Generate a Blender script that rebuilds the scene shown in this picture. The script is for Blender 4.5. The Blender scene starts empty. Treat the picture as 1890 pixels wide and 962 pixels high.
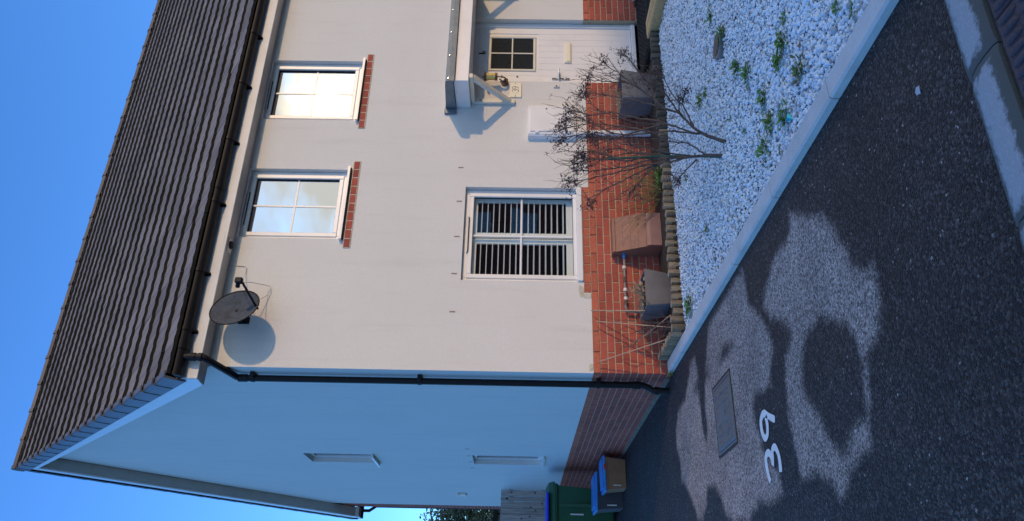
import bpy, math, random
import numpy as np
from mathutils import Vector, Matrix, noise as mnoise
R = math.radians
random.seed(11)
rng = np.random.default_rng(5)
scene = bpy.context.scene
col = scene.collection

# ---------------------------------------------------------------- camera (phone held sideways: the picture lies on its side)
YAW, PITCH, ROLL = 0.461066, 0.0124580, 0.0164516
CAM = Vector((-2.34753, -7.23660, 1.52770))
fw = Vector((math.sin(YAW)*math.cos(PITCH), math.cos(YAW)*math.cos(PITCH), math.sin(PITCH)))
r0 = Vector((math.cos(YAW), -math.sin(YAW), 0)); u0 = r0.cross(fw)
rt = r0*math.cos(ROLL) + u0*math.sin(ROLL); up = u0*math.cos(ROLL) - r0*math.sin(ROLL)
cam_d = bpy.data.cameras.new("camera"); cam = bpy.data.objects.new("camera", cam_d); col.objects.link(cam)
cam.matrix_world = Matrix(((-up.x, rt.x, -fw.x, CAM.x), (-up.y, rt.y, -fw.y, CAM.y), (-up.z, rt.z, -fw.z, CAM.z), (0, 0, 0, 1)))
cam_d.sensor_fit = 'HORIZONTAL'; cam_d.sensor_width = 36.0; cam_d.lens = 36.0*1382.1/1890.0
cam_d.clip_start = 0.05; cam_d.clip_end = 3000
scene.camera = cam

# ---------------------------------------------------------------- sky and sun
SUN_EL, SUN_AZ = R(14.2), R(142.3)          # azimuth clockwise from +Y
sun_dir = Vector((math.sin(SUN_AZ)*math.cos(SUN_EL), math.cos(SUN_AZ)*math.cos(SUN_EL), math.sin(SUN_EL)))
world = bpy.data.worlds.new("World"); scene.world = world; world.use_nodes = True
nt = world.node_tree; nt.nodes.clear()
def N(nt, t, **kw):
    n = nt.nodes.new(t)
    for k, v in kw.items():
        if k in n.inputs.keys(): n.inputs[k].default_value = v
        else: setattr(n, k, v)
    return n
out = N(nt, 'ShaderNodeOutputWorld'); bg = N(nt, 'ShaderNodeBackground', Strength=0.15)
sky = N(nt, 'ShaderNodeTexSky'); sky.sky_type = 'NISHITA'; sky.sun_disc = False
sky.sun_elevation = SUN_EL; sky.sun_rotation = SUN_AZ; sky.air_density = 1.0; sky.dust_density = 0.6; sky.ozone_density = 3.5
hs = N(nt, 'ShaderNodeVectorMath', operation='MULTIPLY'); hs.inputs[1].default_value = (.80, 1.37, 2.05)   # deep evening blue
tc = N(nt, 'ShaderNodeTexCoord')
# evening cloud bank low round the sun (seen mirrored in the upper windows)
dot = N(nt, 'ShaderNodeVectorMath', operation='DOT_PRODUCT'); dot.inputs[1].default_value = sun_dir
mp = N(nt, 'ShaderNodeMapping'); mp.inputs['Scale'].default_value = (2.2, 2.2, 6.0)
cn = N(nt, 'ShaderNodeTexNoise', Scale=1.6, Detail=8.0, Roughness=0.6)
cm = N(nt, 'ShaderNodeMapRange'); cm.inputs[1].default_value = 0.24; cm.inputs[2].default_value = 0.58
bank = N(nt, 'ShaderNodeMapRange', interpolation_type='SMOOTHSTEP'); bank.inputs[1].default_value = 0.25; bank.inputs[2].default_value = 0.85
mul = N(nt, 'ShaderNodeMath', operation='MULTIPLY')
glow = N(nt, 'ShaderNodeMapRange', interpolation_type='SMOOTHERSTEP'); glow.inputs[1].default_value = 0.9966; glow.inputs[2].default_value = 1.0
glow.inputs[3].default_value = 0.0; glow.inputs[4].default_value = 0.8
wide = N(nt, 'ShaderNodeMapRange', interpolation_type='SMOOTHSTEP'); wide.inputs[1].default_value = 0.93; wide.inputs[2].default_value = 1.0; wide.inputs[4].default_value = 0.2
gsum = N(nt, 'ShaderNodeMath', operation='ADD')
ccol = N(nt, 'ShaderNodeMix', data_type='RGBA'); ccol.inputs[6].default_value = (4.6, 5.0, 5.2, 1); ccol.inputs[7].default_value = (15, 13.8, 11.2, 1)
mix = N(nt, 'ShaderNodeMix', data_type='RGBA')
L = nt.links.new
L(tc.outputs['Generated'], dot.inputs[0]); L(tc.outputs['Generated'], mp.inputs[0]); L(mp.outputs[0], cn.inputs['Vector'])
L(cn.outputs['Fac'], cm.inputs[0]); L(dot.outputs['Value'], bank.inputs[0]); L(dot.outputs['Value'], glow.inputs[0])
L(cm.outputs[0], mul.inputs[0]); L(bank.outputs[0], mul.inputs[1]); L(mul.outputs[0], mix.inputs[0])
L(dot.outputs['Value'], wide.inputs[0]); L(glow.outputs[0], gsum.inputs[0]); L(wide.outputs[0], gsum.inputs[1]); L(gsum.outputs[0], ccol.inputs[0]); L(sky.outputs[0], hs.inputs[0]); L(hs.outputs[0], mix.inputs[6]); L(ccol.outputs[2], mix.inputs[7])
L(mix.outputs[2], bg.inputs['Color']); L(bg.outputs[0], out.inputs[0])

sun_l = bpy.data.lights.new("sun", 'SUN'); sun = bpy.data.objects.new("sun", sun_l); col.objects.link(sun)
sun_l.energy = 1.55; sun_l.angle = R(1.6); sun_l.color = (1.0, 0.64, 0.32)
sun.rotation_euler = (-sun_dir).to_track_quat('-Z', 'Y').to_euler()
scene.view_settings.view_transform = 'Standard'; scene.view_settings.look = 'None'
scene.view_settings.exposure = 0.3; scene.view_settings.gamma = 1.0

# ---------------------------------------------------------------- helpers
class MB:
    def __init__(s): s.v = []; s.f = []; s.mi = []
    def add(s, verts, faces, mi=0):
        o = len(s.v); s.v += [tuple(v) for v in verts]; s.f += [tuple(i+o for i in f) for f in faces]; s.mi += [mi]*len(faces); return s
    def box(s, x0, x1, y0, y1, z0, z1, mi=0, bev=0.0):
        if x0 > x1: x0, x1 = x1, x0
        if y0 > y1: y0, y1 = y1, y0
        if z0 > z1: z0, z1 = z1, z0
        if bev <= 0:
            return s.add([(x0,y0,z0),(x1,y0,z0),(x1,y1,z0),(x0,y1,z0),(x0,y0,z1),(x1,y0,z1),(x1,y1,z1),(x0,y1,z1)],
                         [(0,3,2,1),(4,5,6,7),(0,1,5,4),(1,2,6,5),(2,3,7,6),(3,0,4,7)], mi)
        b = min(bev, (x1-x0)*.45, (y1-y0)*.45, (z1-z0)*.45); V = []; idx = {}
        for i, X in enumerate((x0, x1)):
            for j, Y in enumerate((y0, y1)):
                for k, Z in enumerate((z0, z1)):
                    sx, sy, sz = (1, -1)[i], (1, -1)[j], (1, -1)[k]
                    for a, P in enumerate(((X, Y+sy*b, Z+sz*b), (X+sx*b, Y, Z+sz*b), (X+sx*b, Y+sy*b, Z))):
                        idx[i, j, k, a] = len(V); V.append(P)
        F = []
        I = lambda i, j, k, a: idx[i, j, k, a]
        for i in (0, 1):
            q = [I(i,0,0,0), I(i,1,0,0), I(i,1,1,0), I(i,0,1,0)]; F.append(q if i else q[::-1])
        for j in (0, 1):
            q = [I(0,j,0,1), I(0,j,1,1), I(1,j,1,1), I(1,j,0,1)]; F.append(q if j else q[::-1])
        for k in (0, 1):
            q = [I(0,0,k,2), I(1,0,k,2), I(1,1,k,2), I(0,1,k,2)]; F.append(q if k else q[::-1])
        for i in (0, 1):
            for j in (0, 1):
                q = [I(i,j,0,0), I(i,j,1,0), I(i,j,1,1), I(i,j,0,1)]; F.append(q if (i+j) % 2 == 1 else q[::-1])
        for i in (0, 1):
            for k in (0, 1):
                q = [I(i,0,k,0), I(i,0,k,2), I(i,1,k,2), I(i,1,k,0)]; F.append(q if (i+k) % 2 == 1 else q[::-1])
        for j in (0, 1):
            for k in (0, 1):
                q = [I(0,j,k,1), I(0,j,k,2), I(1,j,k,2), I(1,j,k,1)]; F.append(q if (j+k) % 2 == 0 else q[::-1])
        for i in (0, 1):
            for j in (0, 1):
                for k in (0, 1):
                    q = [I(i,j,k,0), I(i,j,k,1), I(i,j,k,2)]; F.append(q if (i+j+k) % 2 == 0 else q[::-1])
        return s.add(V, F, mi)
    def prism(s, poly, axis, a0, a1, mi=0):
        """poly: 2-D outline; axis 0: poly in (y,z) extruded along x; 1: (x,z) along y; 2: (x,y) along z"""
        def P(p, a): return (a, p[0], p[1]) if axis == 0 else ((p[0], a, p[1]) if axis == 1 else (p[0], p[1], a))
        n = len(poly); V = [P(p, a0) for p in poly] + [P(p, a1) for p in poly]
        F = [tuple(range(n))[::-1], tuple(range(n, 2*n))] + [(i, (i+1) % n, (i+1) % n+n, i+n) for i in range(n)]
        return s.add(V, F, mi)
    def tube(s, pts, rad, seg=8, mi=0, cap=True):
        pts = [Vector(p) for p in pts]; n = len(pts)
        rads = rad if isinstance(rad, (list, tuple)) else [rad]*n
        prev = None; o = len(s.v); V = []
        for i, p in enumerate(pts):
            t = (pts[min(i+1, n-1)]-pts[max(i-1, 0)])
            t = t.normalized() if t.length > 1e-9 else Vector((0, 0, 1))
            if prev is None:
                a = t.cross(Vector((0, 0, 1)));
                if a.length < 1e-3: a = t.cross(Vector((1, 0, 0)))
                a.normalize()
            else:
                a = prev - t*prev.dot(t)
                if a.length < 1e-6: a = t.orthogonal()
                a.normalize()
            prev = a; b = t.cross(a)
            for k in range(seg):
                an = 2*math.pi*k/seg; V.append(p + (a*math.cos(an)+b*math.sin(an))*rads[i])
        F = [(i*seg+k, i*seg+(k+1) % seg, (i+1)*seg+(k+1) % seg, (i+1)*seg+k) for i in range(n-1) for k in range(seg)]
        if cap: F += [tuple(range(seg))[::-1], tuple(range((n-1)*seg, n*seg))]
        return s.add(V, F, mi)
    def lathe(s, prof, c, axis=Vector((0, 0, 1)), seg=16, mi=0):
        """prof: (radius, height along axis)"""
        axis = Vector(axis).normalized(); a = axis.orthogonal().normalized(); b = axis.cross(a); c = Vector(c)
        V = []
        for rr, h in prof:
            for k in range(seg):
                an = 2*math.pi*k/seg; V.append(c+axis*h+(a*math.cos(an)+b*math.sin(an))*rr)
        n = len(prof)
        F = [(i*seg+k, i*seg+(k+1) % seg, (i+1)*seg+(k+1) % seg, (i+1)*seg+k) for i in range(n-1) for k in range(seg)]
        F += [tuple(range(seg))[::-1], tuple(range((n-1)*seg, n*seg))]
        return s.add(V, F, mi)
    def mesh(s, name, mats, smooth=False):
        me = bpy.data.meshes.new(name); me.from_pydata(s.v, [], s.f)
        for m in (mats if isinstance(mats, (list, tuple)) else [mats]): me.materials.append(m)
        if any(s.mi): me.polygons.foreach_set('material_index', s.mi)
        if smooth: me.polygons.foreach_set('use_smooth', [True]*len(me.polygons))
        me.update(); return me
    def build(s, name, mats, parent=None, smooth=False, loc=None):
        o = bpy.data.objects.new(name, s.mesh(name, mats, smooth)); col.objects.link(o)
        if parent is not None: o.parent = parent; o.matrix_parent_inverse = Matrix.Identity(4)
        if loc is not None: o.location = loc
        if smooth == 'auto': auto(o)
        return o
def auto(o, ang=35):
    me = o.data; me.polygons.foreach_set('use_smooth', [True]*len(me.polygons))
    try: me.set_sharp_from_angle(angle=R(ang))
    except Exception: pass
    return o
def link_mesh(name, me, parent, loc=(0, 0, 0), rot=None):
    o = bpy.data.objects.new(name, me); col.objects.link(o); o.parent = parent; o.location = loc
    if rot is not None: o.rotation_euler = rot
    return o
def thing(name, label, cat, loc=(0, 0, 0), group=None):
    o = bpy.data.objects.new(name, None); col.objects.link(o); o.location = loc; o.empty_display_size = .1
    return tag(o, label, cat, group)
def tag(o, label, cat, group=None):
    o['label'] = label; o['category'] = cat
    if group: o['group'] = group
    return o
def struct(o): o['kind'] = 'structure'; return o
def stuff(o): o['kind'] = 'stuff'; return o
class Sub:
    """build children of a thing whose Empty is not at the origin, in world coordinates"""
    def __init__(s, root): s.root = root
    def build(s, mb, name, mats, parent=None, smooth=False):
        o = bpy.data.objects.new(name, None) if False else None
        off = Vector(s.root.location)
        mb.v = [tuple(Vector(v)-off) for v in mb.v]
        return mb.build(name, mats, parent or s.root, smooth)

# ---------------------------------------------------------------- materials
def mat(name, color, rough=.6, metal=0, spec=.5, noise=None, bump=None, rand=0.0, coord='Object', streak=None, coat=0):
    """noise=(scale, amount, second colour) ; bump=(scale, strength, distance); rand: value jitter per object and per island"""
    m = bpy.data.materials.new(name); m.use_nodes = True; nt = m.node_tree; L = nt.links.new
    b = nt.nodes['Principled BSDF']; b.inputs['Roughness'].default_value = rough; b.inputs['Metallic'].default_value = metal
    b.inputs['Specular IOR Level'].default_value = spec; b.inputs['Coat Weight'].default_value = coat
    tcn = N(nt, 'ShaderNodeTexCoord'); src = tcn.outputs['Object' if coord == 'World' else coord]
    if coord == 'World':
        g = N(nt, 'ShaderNodeNewGeometry'); src = g.outputs['Position']
    rgb = N(nt, 'ShaderNodeRGB'); rgb.outputs[0].default_value = (*color, 1); cur = rgb.outputs[0]
    if noise:
        for (sc, lo, hi, c2) in (noise if isinstance(noise, list) else [noise]):
            n = N(nt, 'ShaderNodeTexNoise', Scale=sc, Detail=6.0, Roughness=.62); L(src, n.inputs['Vector'])
            mr = N(nt, 'ShaderNodeMapRange'); mr.inputs[1].default_value = lo; mr.inputs[2].default_value = hi; L(n.outputs['Fac'], mr.inputs[0])
            mx = N(nt, 'ShaderNodeMix', data_type='RGBA'); mx.inputs[7].default_value = (*c2, 1); L(mr.outputs[0], mx.inputs[0]); L(cur, mx.inputs[6]); cur = mx.outputs[2]
    if streak:
        sc3, lo, hi, c2 = streak
        mp = N(nt, 'ShaderNodeMapping'); mp.inputs['Scale'].default_value = sc3; L(src, mp.inputs[0])
        n = N(nt, 'ShaderNodeTexNoise', Scale=1.0, Detail=7.0, Roughness=.65); L(mp.outputs[0], n.inputs['Vector'])
        mr = N(nt, 'ShaderNodeMapRange'); mr.inputs[1].default_value = lo; mr.inputs[2].default_value = hi; L(n.outputs['Fac'], mr.inputs[0])
        mx = N(nt, 'ShaderNodeMix', data_type='RGBA'); mx.inputs[7].default_value = (*c2, 1); L(mr.outputs[0], mx.inputs[0]); L(cur, mx.inputs[6]); cur = mx.outputs[2]
    if rand:
        oi = N(nt, 'ShaderNodeObjectInfo'); ge = N(nt, 'ShaderNodeNewGeometry')
        ad = N(nt, 'ShaderNodeMath', operation='ADD'); fr = N(nt, 'ShaderNodeMath', operation='FRACT')
        L(oi.outputs['Random'], ad.inputs[0]); L(ge.outputs['Random Per Island'], ad.inputs[1]); L(ad.outputs[0], fr.inputs[0])
        mr = N(nt, 'ShaderNodeMapRange'); mr.inputs[3].default_value = 1-rand; mr.inputs[4].default_value = 1+rand; L(fr.outputs[0], mr.inputs[0])
        h = N(nt, 'ShaderNodeHueSaturation'); L(mr.outputs[0], h.inputs['Value']); L(cur, h.inputs['Color']); cur = h.outputs[0]
    L(cur, b.inputs['Base Color'])
    if bump:
        sc, st, di = bump
        n = N(nt, 'ShaderNodeTexNoise', Scale=sc, Detail=5.0, Roughness=.6); L(src, n.inputs['Vector'])
        bp = N(nt, 'ShaderNodeBump', Strength=st, Distance=di); L(n.outputs['Fac'], bp.inputs['Height']); L(bp.outputs[0], b.inputs['Normal'])
    return m
M = {}
M['render'] = mat('render_white', (.755, .745, .70), .9, noise=[(.9, .42, .75, (.69, .68, .635)), (30, .45, .7, (.70, .69, .645)), (130, .40, .66, (.64, .63, .59))], streak=((7, 7, .6), .54, .80, (.615, .60, .55)), bump=(75, .6, .007), coord='World')
M['render_stain'] = mat('stained_render', (.60, .58, .50), .9, noise=(14, .4, .65, (.42, .36, .25)), bump=(330, .5, .004), coord='World')
M['brick'] = mat('red_brick', (.36, .075, .05), .88, noise=[(9, .45, .75, (.29, .065, .05)), (60, .5, .72, (.46, .14, .085))], bump=(110, .55, .006), rand=.18, coord='World')
M['brick_orange'] = mat('orange_plinth_brick', (.46, .115, .065), .88, noise=[(9, .45, .75, (.38, .10, .06)), (60, .5, .72, (.55, .22, .12))], bump=(110, .55, .006), rand=.12, coord='World')
M['mortar'] = mat('sandy_mortar', (.52, .41, .26), .95, noise=(30, .4, .7, (.40, .32, .22)), bump=(200, .6, .005), coord='World')
M['fillet'] = mat('dirty_mortar_fillet', (.22, .165, .11), .95, noise=(14, .4, .7, (.13, .10, .075)), bump=(60, .8, .012), coord='World')
M['tile'] = mat('roof_tile', (.165, .148, .147), .82, noise=[(1.5, .42, .7, (.12, .107, .105)), (12, .5, .72, (.20, .18, .155)), (45, .5, .75, (.21, .19, .18))], bump=(160, .5, .006), rand=.22, coord='World')
M['tile_edge'] = mat('mossy_shaded_tile_edge', (.012, .0115, .011), .95, noise=(60, .5, .75, (.035, .034, .028)), bump=(90, .7, .01), rand=.3, coord='World')  # moss tone darkened to near black for the shade between the courses
M['ridge'] = mat('ridge_tile', (.12, .105, .095), .85, noise=[(6, .4, .7, (.16, .13, .10))], bump=(160, .5, .006), rand=.2, coord='World')
M['verge'] = mat('grey_verge_plastic', (.125, .13, .14), .5, noise=(8, .4, .7, (.09, .09, .10)), rand=.12, coord='World')
M['white'] = mat('white_upvc', (.78, .78, .77), .35, noise=(5, .45, .8, (.70, .70, .68)), coord='World')
M['white_dirty'] = mat('weathered_white_board', (.70, .69, .66), .5, noise=[(3, .42, .75, (.58, .57, .53))], streak=((3, 3, 40), .55, .8, (.52, .50, .46)), coord='World')
M['cream'] = mat('cream_paint', (.70, .67, .56), .5, noise=(6, .45, .8, (.60, .56, .46)), coord='World')
M['soffit'] = mat('grey_soffit', (.52, .50, .46), .6, noise=(5, .4, .8, (.44, .42, .38)), coord='World')
M['black'] = mat('black_plastic', (.008, .008, .010), .5, spec=.22, noise=(12, .45, .8, (.014, .014, .017)), coord='World')
M['black_matt'] = mat('black_matt_rubber', (.018, .018, .02), .8, noise=(40, .45, .7, (.035, .035, .035)), bump=(150, .6, .006))
M['lead'] = mat('lead_sheet', (.13, .17, .20), .5, metal=.25, noise=(9, .4, .75, (.19, .23, .26)), bump=(20, .2, .01), coord='World')
M['steel'] = mat('polished_steel', (.75, .75, .76), .18, metal=1.0)
M['brass'] = mat('aged_brass', (.62, .48, .16), .32, metal=.7, noise=(30, .4, .7, (.45, .33, .12)))
M['iron'] = mat('bronze_iron', (.11, .075, .055), .55, metal=.4, noise=(30, .4, .7, (.20, .13, .09)))
M['plaque'] = mat('cream_ceramic', (.86, .80, .62), .3)
M['plaque_ink'] = mat('dark_lettering', (.06, .055, .04), .6)
M['wood_log'] = mat('weathered_log', (.31, .225, .135), .85, noise=[(7, .4, .7, (.24, .17, .10)), (3, .5, .7, (.27, .25, .14))], streak=((40, 40, 5), .5, .75, (.10, .075, .05)), bump=(60, .7, .012), rand=.35, coord='Object')
M['wood_log_dark'] = mat('dark_log', (.115, .095, .07), .85, noise=[(7, .4, .7, (.07, .058, .045)), (3, .5, .7, (.10, .105, .065))], streak=((40, 40, 5), .5, .75, (.05, .04, .03)), bump=(60, .7, .012), rand=.4, coord='Object')  # darker tone for the logs towards the right end of the row
M['log_end'] = mat('log_end_grain', (.40, .31, .20), .9, noise=(30, .4, .7, (.17, .13, .09)), bump=(60, .7, .01), rand=.3)
M['sleeper'] = mat('weathered_sleeper', (.60, .42, .20), .9, streak=((6, 60, 30), .45, .75, (.38, .26, .12)), bump=(50, .6, .01), coord='World')
M['fence'] = mat('grey_weathered_board', (.46, .40, .36), .9, streak=((45, 45, 3.5), .45, .72, (.22, .195, .18)), noise=(3, .4, .75, (.50, .46, .42)), bump=(70, .6, .008), rand=.30, coord='World')
M['knot'] = mat('dark_wood_knot', (.05, .04, .035), .9)
M['stone_kerb'] = mat('concrete_edging', (.60, .58, .55), .9, noise=[(5, .42, .7, (.50, .48, .45)), (110, .5, .7, (.68, .66, .63))], bump=(180, .5, .006), coord='World')
M['planter'] = mat('grey_resin_planter', (.19, .185, .19), .75, noise=[(4, .4, .75, (.12, .115, .115)), (120, .5, .75, (.18, .175, .172))], bump=(250, .3, .004))
M['soil'] = mat('dark_soil', (.045, .032, .022), .95, noise=(40, .4, .7, (.09, .065, .04)), bump=(40, .9, .03), coord='World')
M['meter_lid'] = mat('brown_meter_plastic', (.32, .145, .085), .6, noise=[(5, .4, .75, (.22, .11, .08)), (30, .5, .8, (.36, .21, .15))], bump=(180, .25, .004))
M['meter_panel'] = mat('pink_brown_panel', (.36, .19, .155), .6, noise=(6, .4, .75, (.30, .16, .13)))
M['bark'] = mat('grey_brown_bark', (.11, .072, .055), .85, noise=(25, .4, .7, (.145, .11, .092)), bump=(120, .6, .006), coord='World')
M['bark_pale'] = mat('pale_dead_stem', (.34, .25, .16), .85, noise=(25, .4, .7, (.24, .17, .11)), coord='World')
M['dead_leaf'] = mat('dark_shrivelled_leaf', (.055, .032, .036), .8, noise=(40, .4, .7, (.10, .06, .06)), rand=.4, coord='World')
M['bamboo'] = mat('pale_bamboo', (.50, .37, .25), .7, noise=(15, .4, .7, (.36, .25, .17)), coord='World')
M['green_cane'] = mat('green_plastic_cane', (.03, .13, .085), .5)
M['weed'] = mat('weed_green', (.13, .26, .045), .6, noise=(20, .4, .7, (.08, .16, .03)), rand=.35, coord='World')
M['dry_weed'] = mat('dry_weed', (.24, .19, .06), .8, rand=.3)
M['leaf'] = mat('tree_leaf', (.055, .085, .03), .6, noise=(5, .4, .7, (.085, .10, .035)), rand=.4, coord='World')
M['bin_green'] = mat('green_bin_plastic', (.020, .10, .045), .5, noise=(5, .4, .75, (.028, .12, .055)), coord='World')
M['bin_blue'] = mat('blue_bin_lid', (.015, .05, .62), .45)
M['lid_blue'] = mat('blue_crate_lid', (.05, .25, .62), .45, noise=(7, .4, .75, (.08, .32, .70)))
M['crate_brown'] = mat('brown_box_plastic', (.33, .17, .085), .6, noise=(7, .4, .75, (.24, .125, .07)))
M['crate_dark'] = mat('dark_box_plastic', (.05, .055, .065), .55)
M['red'] = mat('red_sticker', (.6, .04, .04), .5)
M['paint'] = mat('white_road_paint', (.80, .80, .78), .75, noise=(35, .55, .75, (.62, .62, .60)), bump=(250, .5, .004), coord='World')
M['iron_cover'] = mat('worn_iron_cover', (.21, .215, .22), .5, metal=.35, noise=[(12, .4, .7, (.21, .215, .22)), (50, .45, .7, (.10, .10, .105))], bump=(120, .5, .004), coord='World')
M['cover_grey'] = mat('grey_plastic_cover', (.20, .19, .185), .6, noise=(30, .4, .7, (.14, .13, .13)))
M['rib'] = mat('maroon_ribbed_paver', (.070, .045, .05), .75, noise=[(20, .4, .7, (.10, .068, .07)), (120, .5, .7, (.045, .03, .035))], bump=(200, .5, .004), coord='World')
M['dish'] = mat('dark_grey_dish', (.072, .085, .105), .8, spec=.15, noise=[(12, .45, .75, (.04, .044, .052))], streak=((60, 60, 8), .6, .8, (.05, .045, .04)))
M['cable'] = mat('white_cable', (.55, .53, .48), .6)
M['copper'] = mat('lagged_pipe', (.20, .15, .15), .5, noise=(20, .4, .7, (.28, .22, .20)))
M['shutter'] = mat('white_shutter', (.86, .86, .80), .45)
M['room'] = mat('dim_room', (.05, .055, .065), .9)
M['asphalt_far'] = mat('far_tarmac', (.05, .05, .052), .9, noise=(.4, .4, .7, (.07, .07, .07)), bump=(90, .5, .01), coord='World')
M['shed'] = mat('pale_stone_block', (.30, .26, .20), .9, noise=(5, .4, .7, (.22, .19, .15)), coord='World')
M['wrapper'] = mat('turquoise_foil', (.04, .45, .50), .25, metal=.5)
M['brown_leaf'] = mat('brown_fallen_leaf', (.20, .10, .055), .8)
M['pale_leaf'] = mat('pale_fallen_leaf', (.42, .45, .50), .7)
def glass_mat(name, refl, tint, rough=.0, wav=0.0):
    m = bpy.data.materials.new(name); m.use_nodes = True; nt = m.node_tree; nt.nodes.clear(); L = nt.links.new
    o = N(nt, 'ShaderNodeOutputMaterial'); mx = N(nt, 'ShaderNodeMixShader'); t = N(nt, 'ShaderNodeBsdfTransparent'); g = N(nt, 'ShaderNodeBsdfGlossy')
    t.inputs[0].default_value = (*tint, 1); g.inputs['Roughness'].default_value = rough; g.inputs[0].default_value = (1, 1, 1, 1); mx.inputs[0].default_value = refl
    if wav:
        ge = N(nt, 'ShaderNodeNewGeometry'); n = N(nt, 'ShaderNodeTexNoise', Scale=2.5, Detail=1.0); bp = N(nt, 'ShaderNodeBump', Strength=wav, Distance=.02)
        L(ge.outputs['Position'], n.inputs['Vector']); L(n.outputs['Fac'], bp.inputs['Height']); L(bp.outputs[0], g.inputs['Normal'])
    L(t.outputs[0], mx.inputs[1]); L(g.outputs[0], mx.inputs[2]); L(mx.outputs[0], o.inputs[0]); return m
M['glass_up'] = glass_mat('double_glazing_upper', .46, (.55, .6, .62), .03, .05)
M['glass'] = glass_mat('double_glazing', .11, (.90, .95, .96), .01, .1)
def obscure_mat():
    m = mat('obscure_glass', (.014, .02, .026), .35, spec=.10); nt = m.node_tree; L = nt.links.new; b = nt.nodes['Principled BSDF']
    ge = N(nt, 'ShaderNodeNewGeometry'); v = N(nt, 'ShaderNodeTexNoise', Scale=75.0, Detail=3.0); bp = N(nt, 'ShaderNodeBump', Strength=1.0, Distance=.012)
    L(ge.outputs['Position'], v.inputs['Vector']); L(v.outputs['Fac'], bp.inputs['Height']); L(bp.outputs[0], b.inputs['Normal']); return m
M['obscure'] = obscure_mat()

def tarmac_mat():
    m = bpy.data.materials.new('tarmac'); m.use_nodes = True; nt = m.node_tree; L = nt.links.new; b = nt.nodes['Principled BSDF']
    ge = N(nt, 'ShaderNodeNewGeometry'); P = ge.outputs['Position']
    at = N(nt, 'ShaderNodeAttribute', attribute_name='dry')
    nz = N(nt, 'ShaderNodeTexNoise', Scale=11.0, Detail=8.0, Roughness=.78); L(P, nz.inputs['Vector'])
    ad = N(nt, 'ShaderNodeMath', operation='MULTIPLY_ADD'); L(nz.outputs['Fac'], ad.inputs[0]); ad.inputs[1].default_value = .17; L(at.outputs['Fac'], ad.inputs[2])
    nf = N(nt, 'ShaderNodeTexNoise', Scale=160.0, Detail=2.0); L(P, nf.inputs['Vector'])
    ad2 = N(nt, 'ShaderNodeMath', operation='MULTIPLY_ADD'); L(nf.outputs['Fac'], ad2.inputs[0]); ad2.inputs[1].default_value = .05; L(ad.outputs[0], ad2.inputs[2])
    dr = N(nt, 'ShaderNodeMapRange', interpolation_type='SMOOTHSTEP'); dr.inputs[1].default_value = .075; dr.inputs[2].default_value = .165; L(ad2.outputs[0], dr.inputs[0])
    # stone chips
    vo = N(nt, 'ShaderNodeTexVoronoi', Scale=105.0); L(P, vo.inputs['Vector'])
    sp = N(nt, 'ShaderNodeSeparateColor'); L(vo.outputs['Color'], sp.inputs[0])
    big = N(nt, 'ShaderNodeTexNoise', Scale=1.7, Detail=5.0); L(P, big.inputs['Vector'])
    def ramp(fac, stops):
        r = N(nt, 'ShaderNodeValToRGB'); e = r.color_ramp.elements
        e[0].position, e[0].color = stops[0][0], (*stops[0][1], 1); e[1].position, e[1].color = stops[-1][0], (*stops[-1][1], 1)
        for p_, c_ in stops[1:-1]:
            x = e.new(p_); x.color = (*c_, 1)
        L(fac, r.inputs[0]); return r.outputs[0]
    wet = ramp(sp.outputs[0], [(0, (.009, .0075, .0075)), (.45, (.026, .021, .020)), (.85, (.072, .060, .055)), (.985, (.13, .115, .105)), (.9965, (.12, .115, .11)), (1, (.45, .43, .40))])
    dry = ramp(sp.outputs[0], [(0, (.12, .10, .092)), (.5, (.38, .31, .275)), (.93, (.60, .51, .46)), (1, (.72, .63, .56))])
    mx = N(nt, 'ShaderNodeMix', data_type='RGBA'); L(dr.outputs[0], mx.inputs[0]); L(wet, mx.inputs[6]); L(dry, mx.inputs[7])
    mr = N(nt, 'ShaderNodeMapRange'); mr.inputs[1].default_value = .3; mr.inputs[2].default_value = .7; mr.inputs[3].default_value = .78; mr.inputs[4].default_value = 1.2; L(big.outputs['Fac'], mr.inputs[0])
    hv = N(nt, 'ShaderNodeHueSaturation'); L(mx.outputs[2], hv.inputs['Color']); L(mr.outputs[0], hv.inputs['Value']); L(hv.outputs[0], b.inputs['Base Color'])
    rr = N(nt, 'ShaderNodeMapRange'); rr.inputs[3].default_value = .6; rr.inputs[4].default_value = .95; L(dr.outputs[0], rr.inputs[0]); L(rr.outputs[0], b.inputs['Roughness'])
    sr = N(nt, 'ShaderNodeMapRange'); sr.inputs[3].default_value = .26; sr.inputs[4].default_value = .15; L(dr.outputs[0], sr.inputs[0]); L(sr.outputs[0], b.inputs['Specular IOR Level'])
    inv = N(nt, 'ShaderNodeMath', operation='SUBTRACT'); inv.inputs[0].default_value = 1.0; L(vo.outputs['Distance'], inv.inputs[1])
    h2 = N(nt, 'ShaderNodeMath', operation='MULTIPLY_ADD'); L(sp.outputs[1], h2.inputs[0]); h2.inputs[1].default_value = .8; L(inv.outputs[0], h2.inputs[2])
    bp = N(nt, 'ShaderNodeBump', Strength=1.0, Distance=.010); L(h2.outputs[0], bp.inputs['Height']); L(bp.outputs[0], b.inputs['Normal'])
    return m
M['tarmac'] = tarmac_mat()
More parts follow.
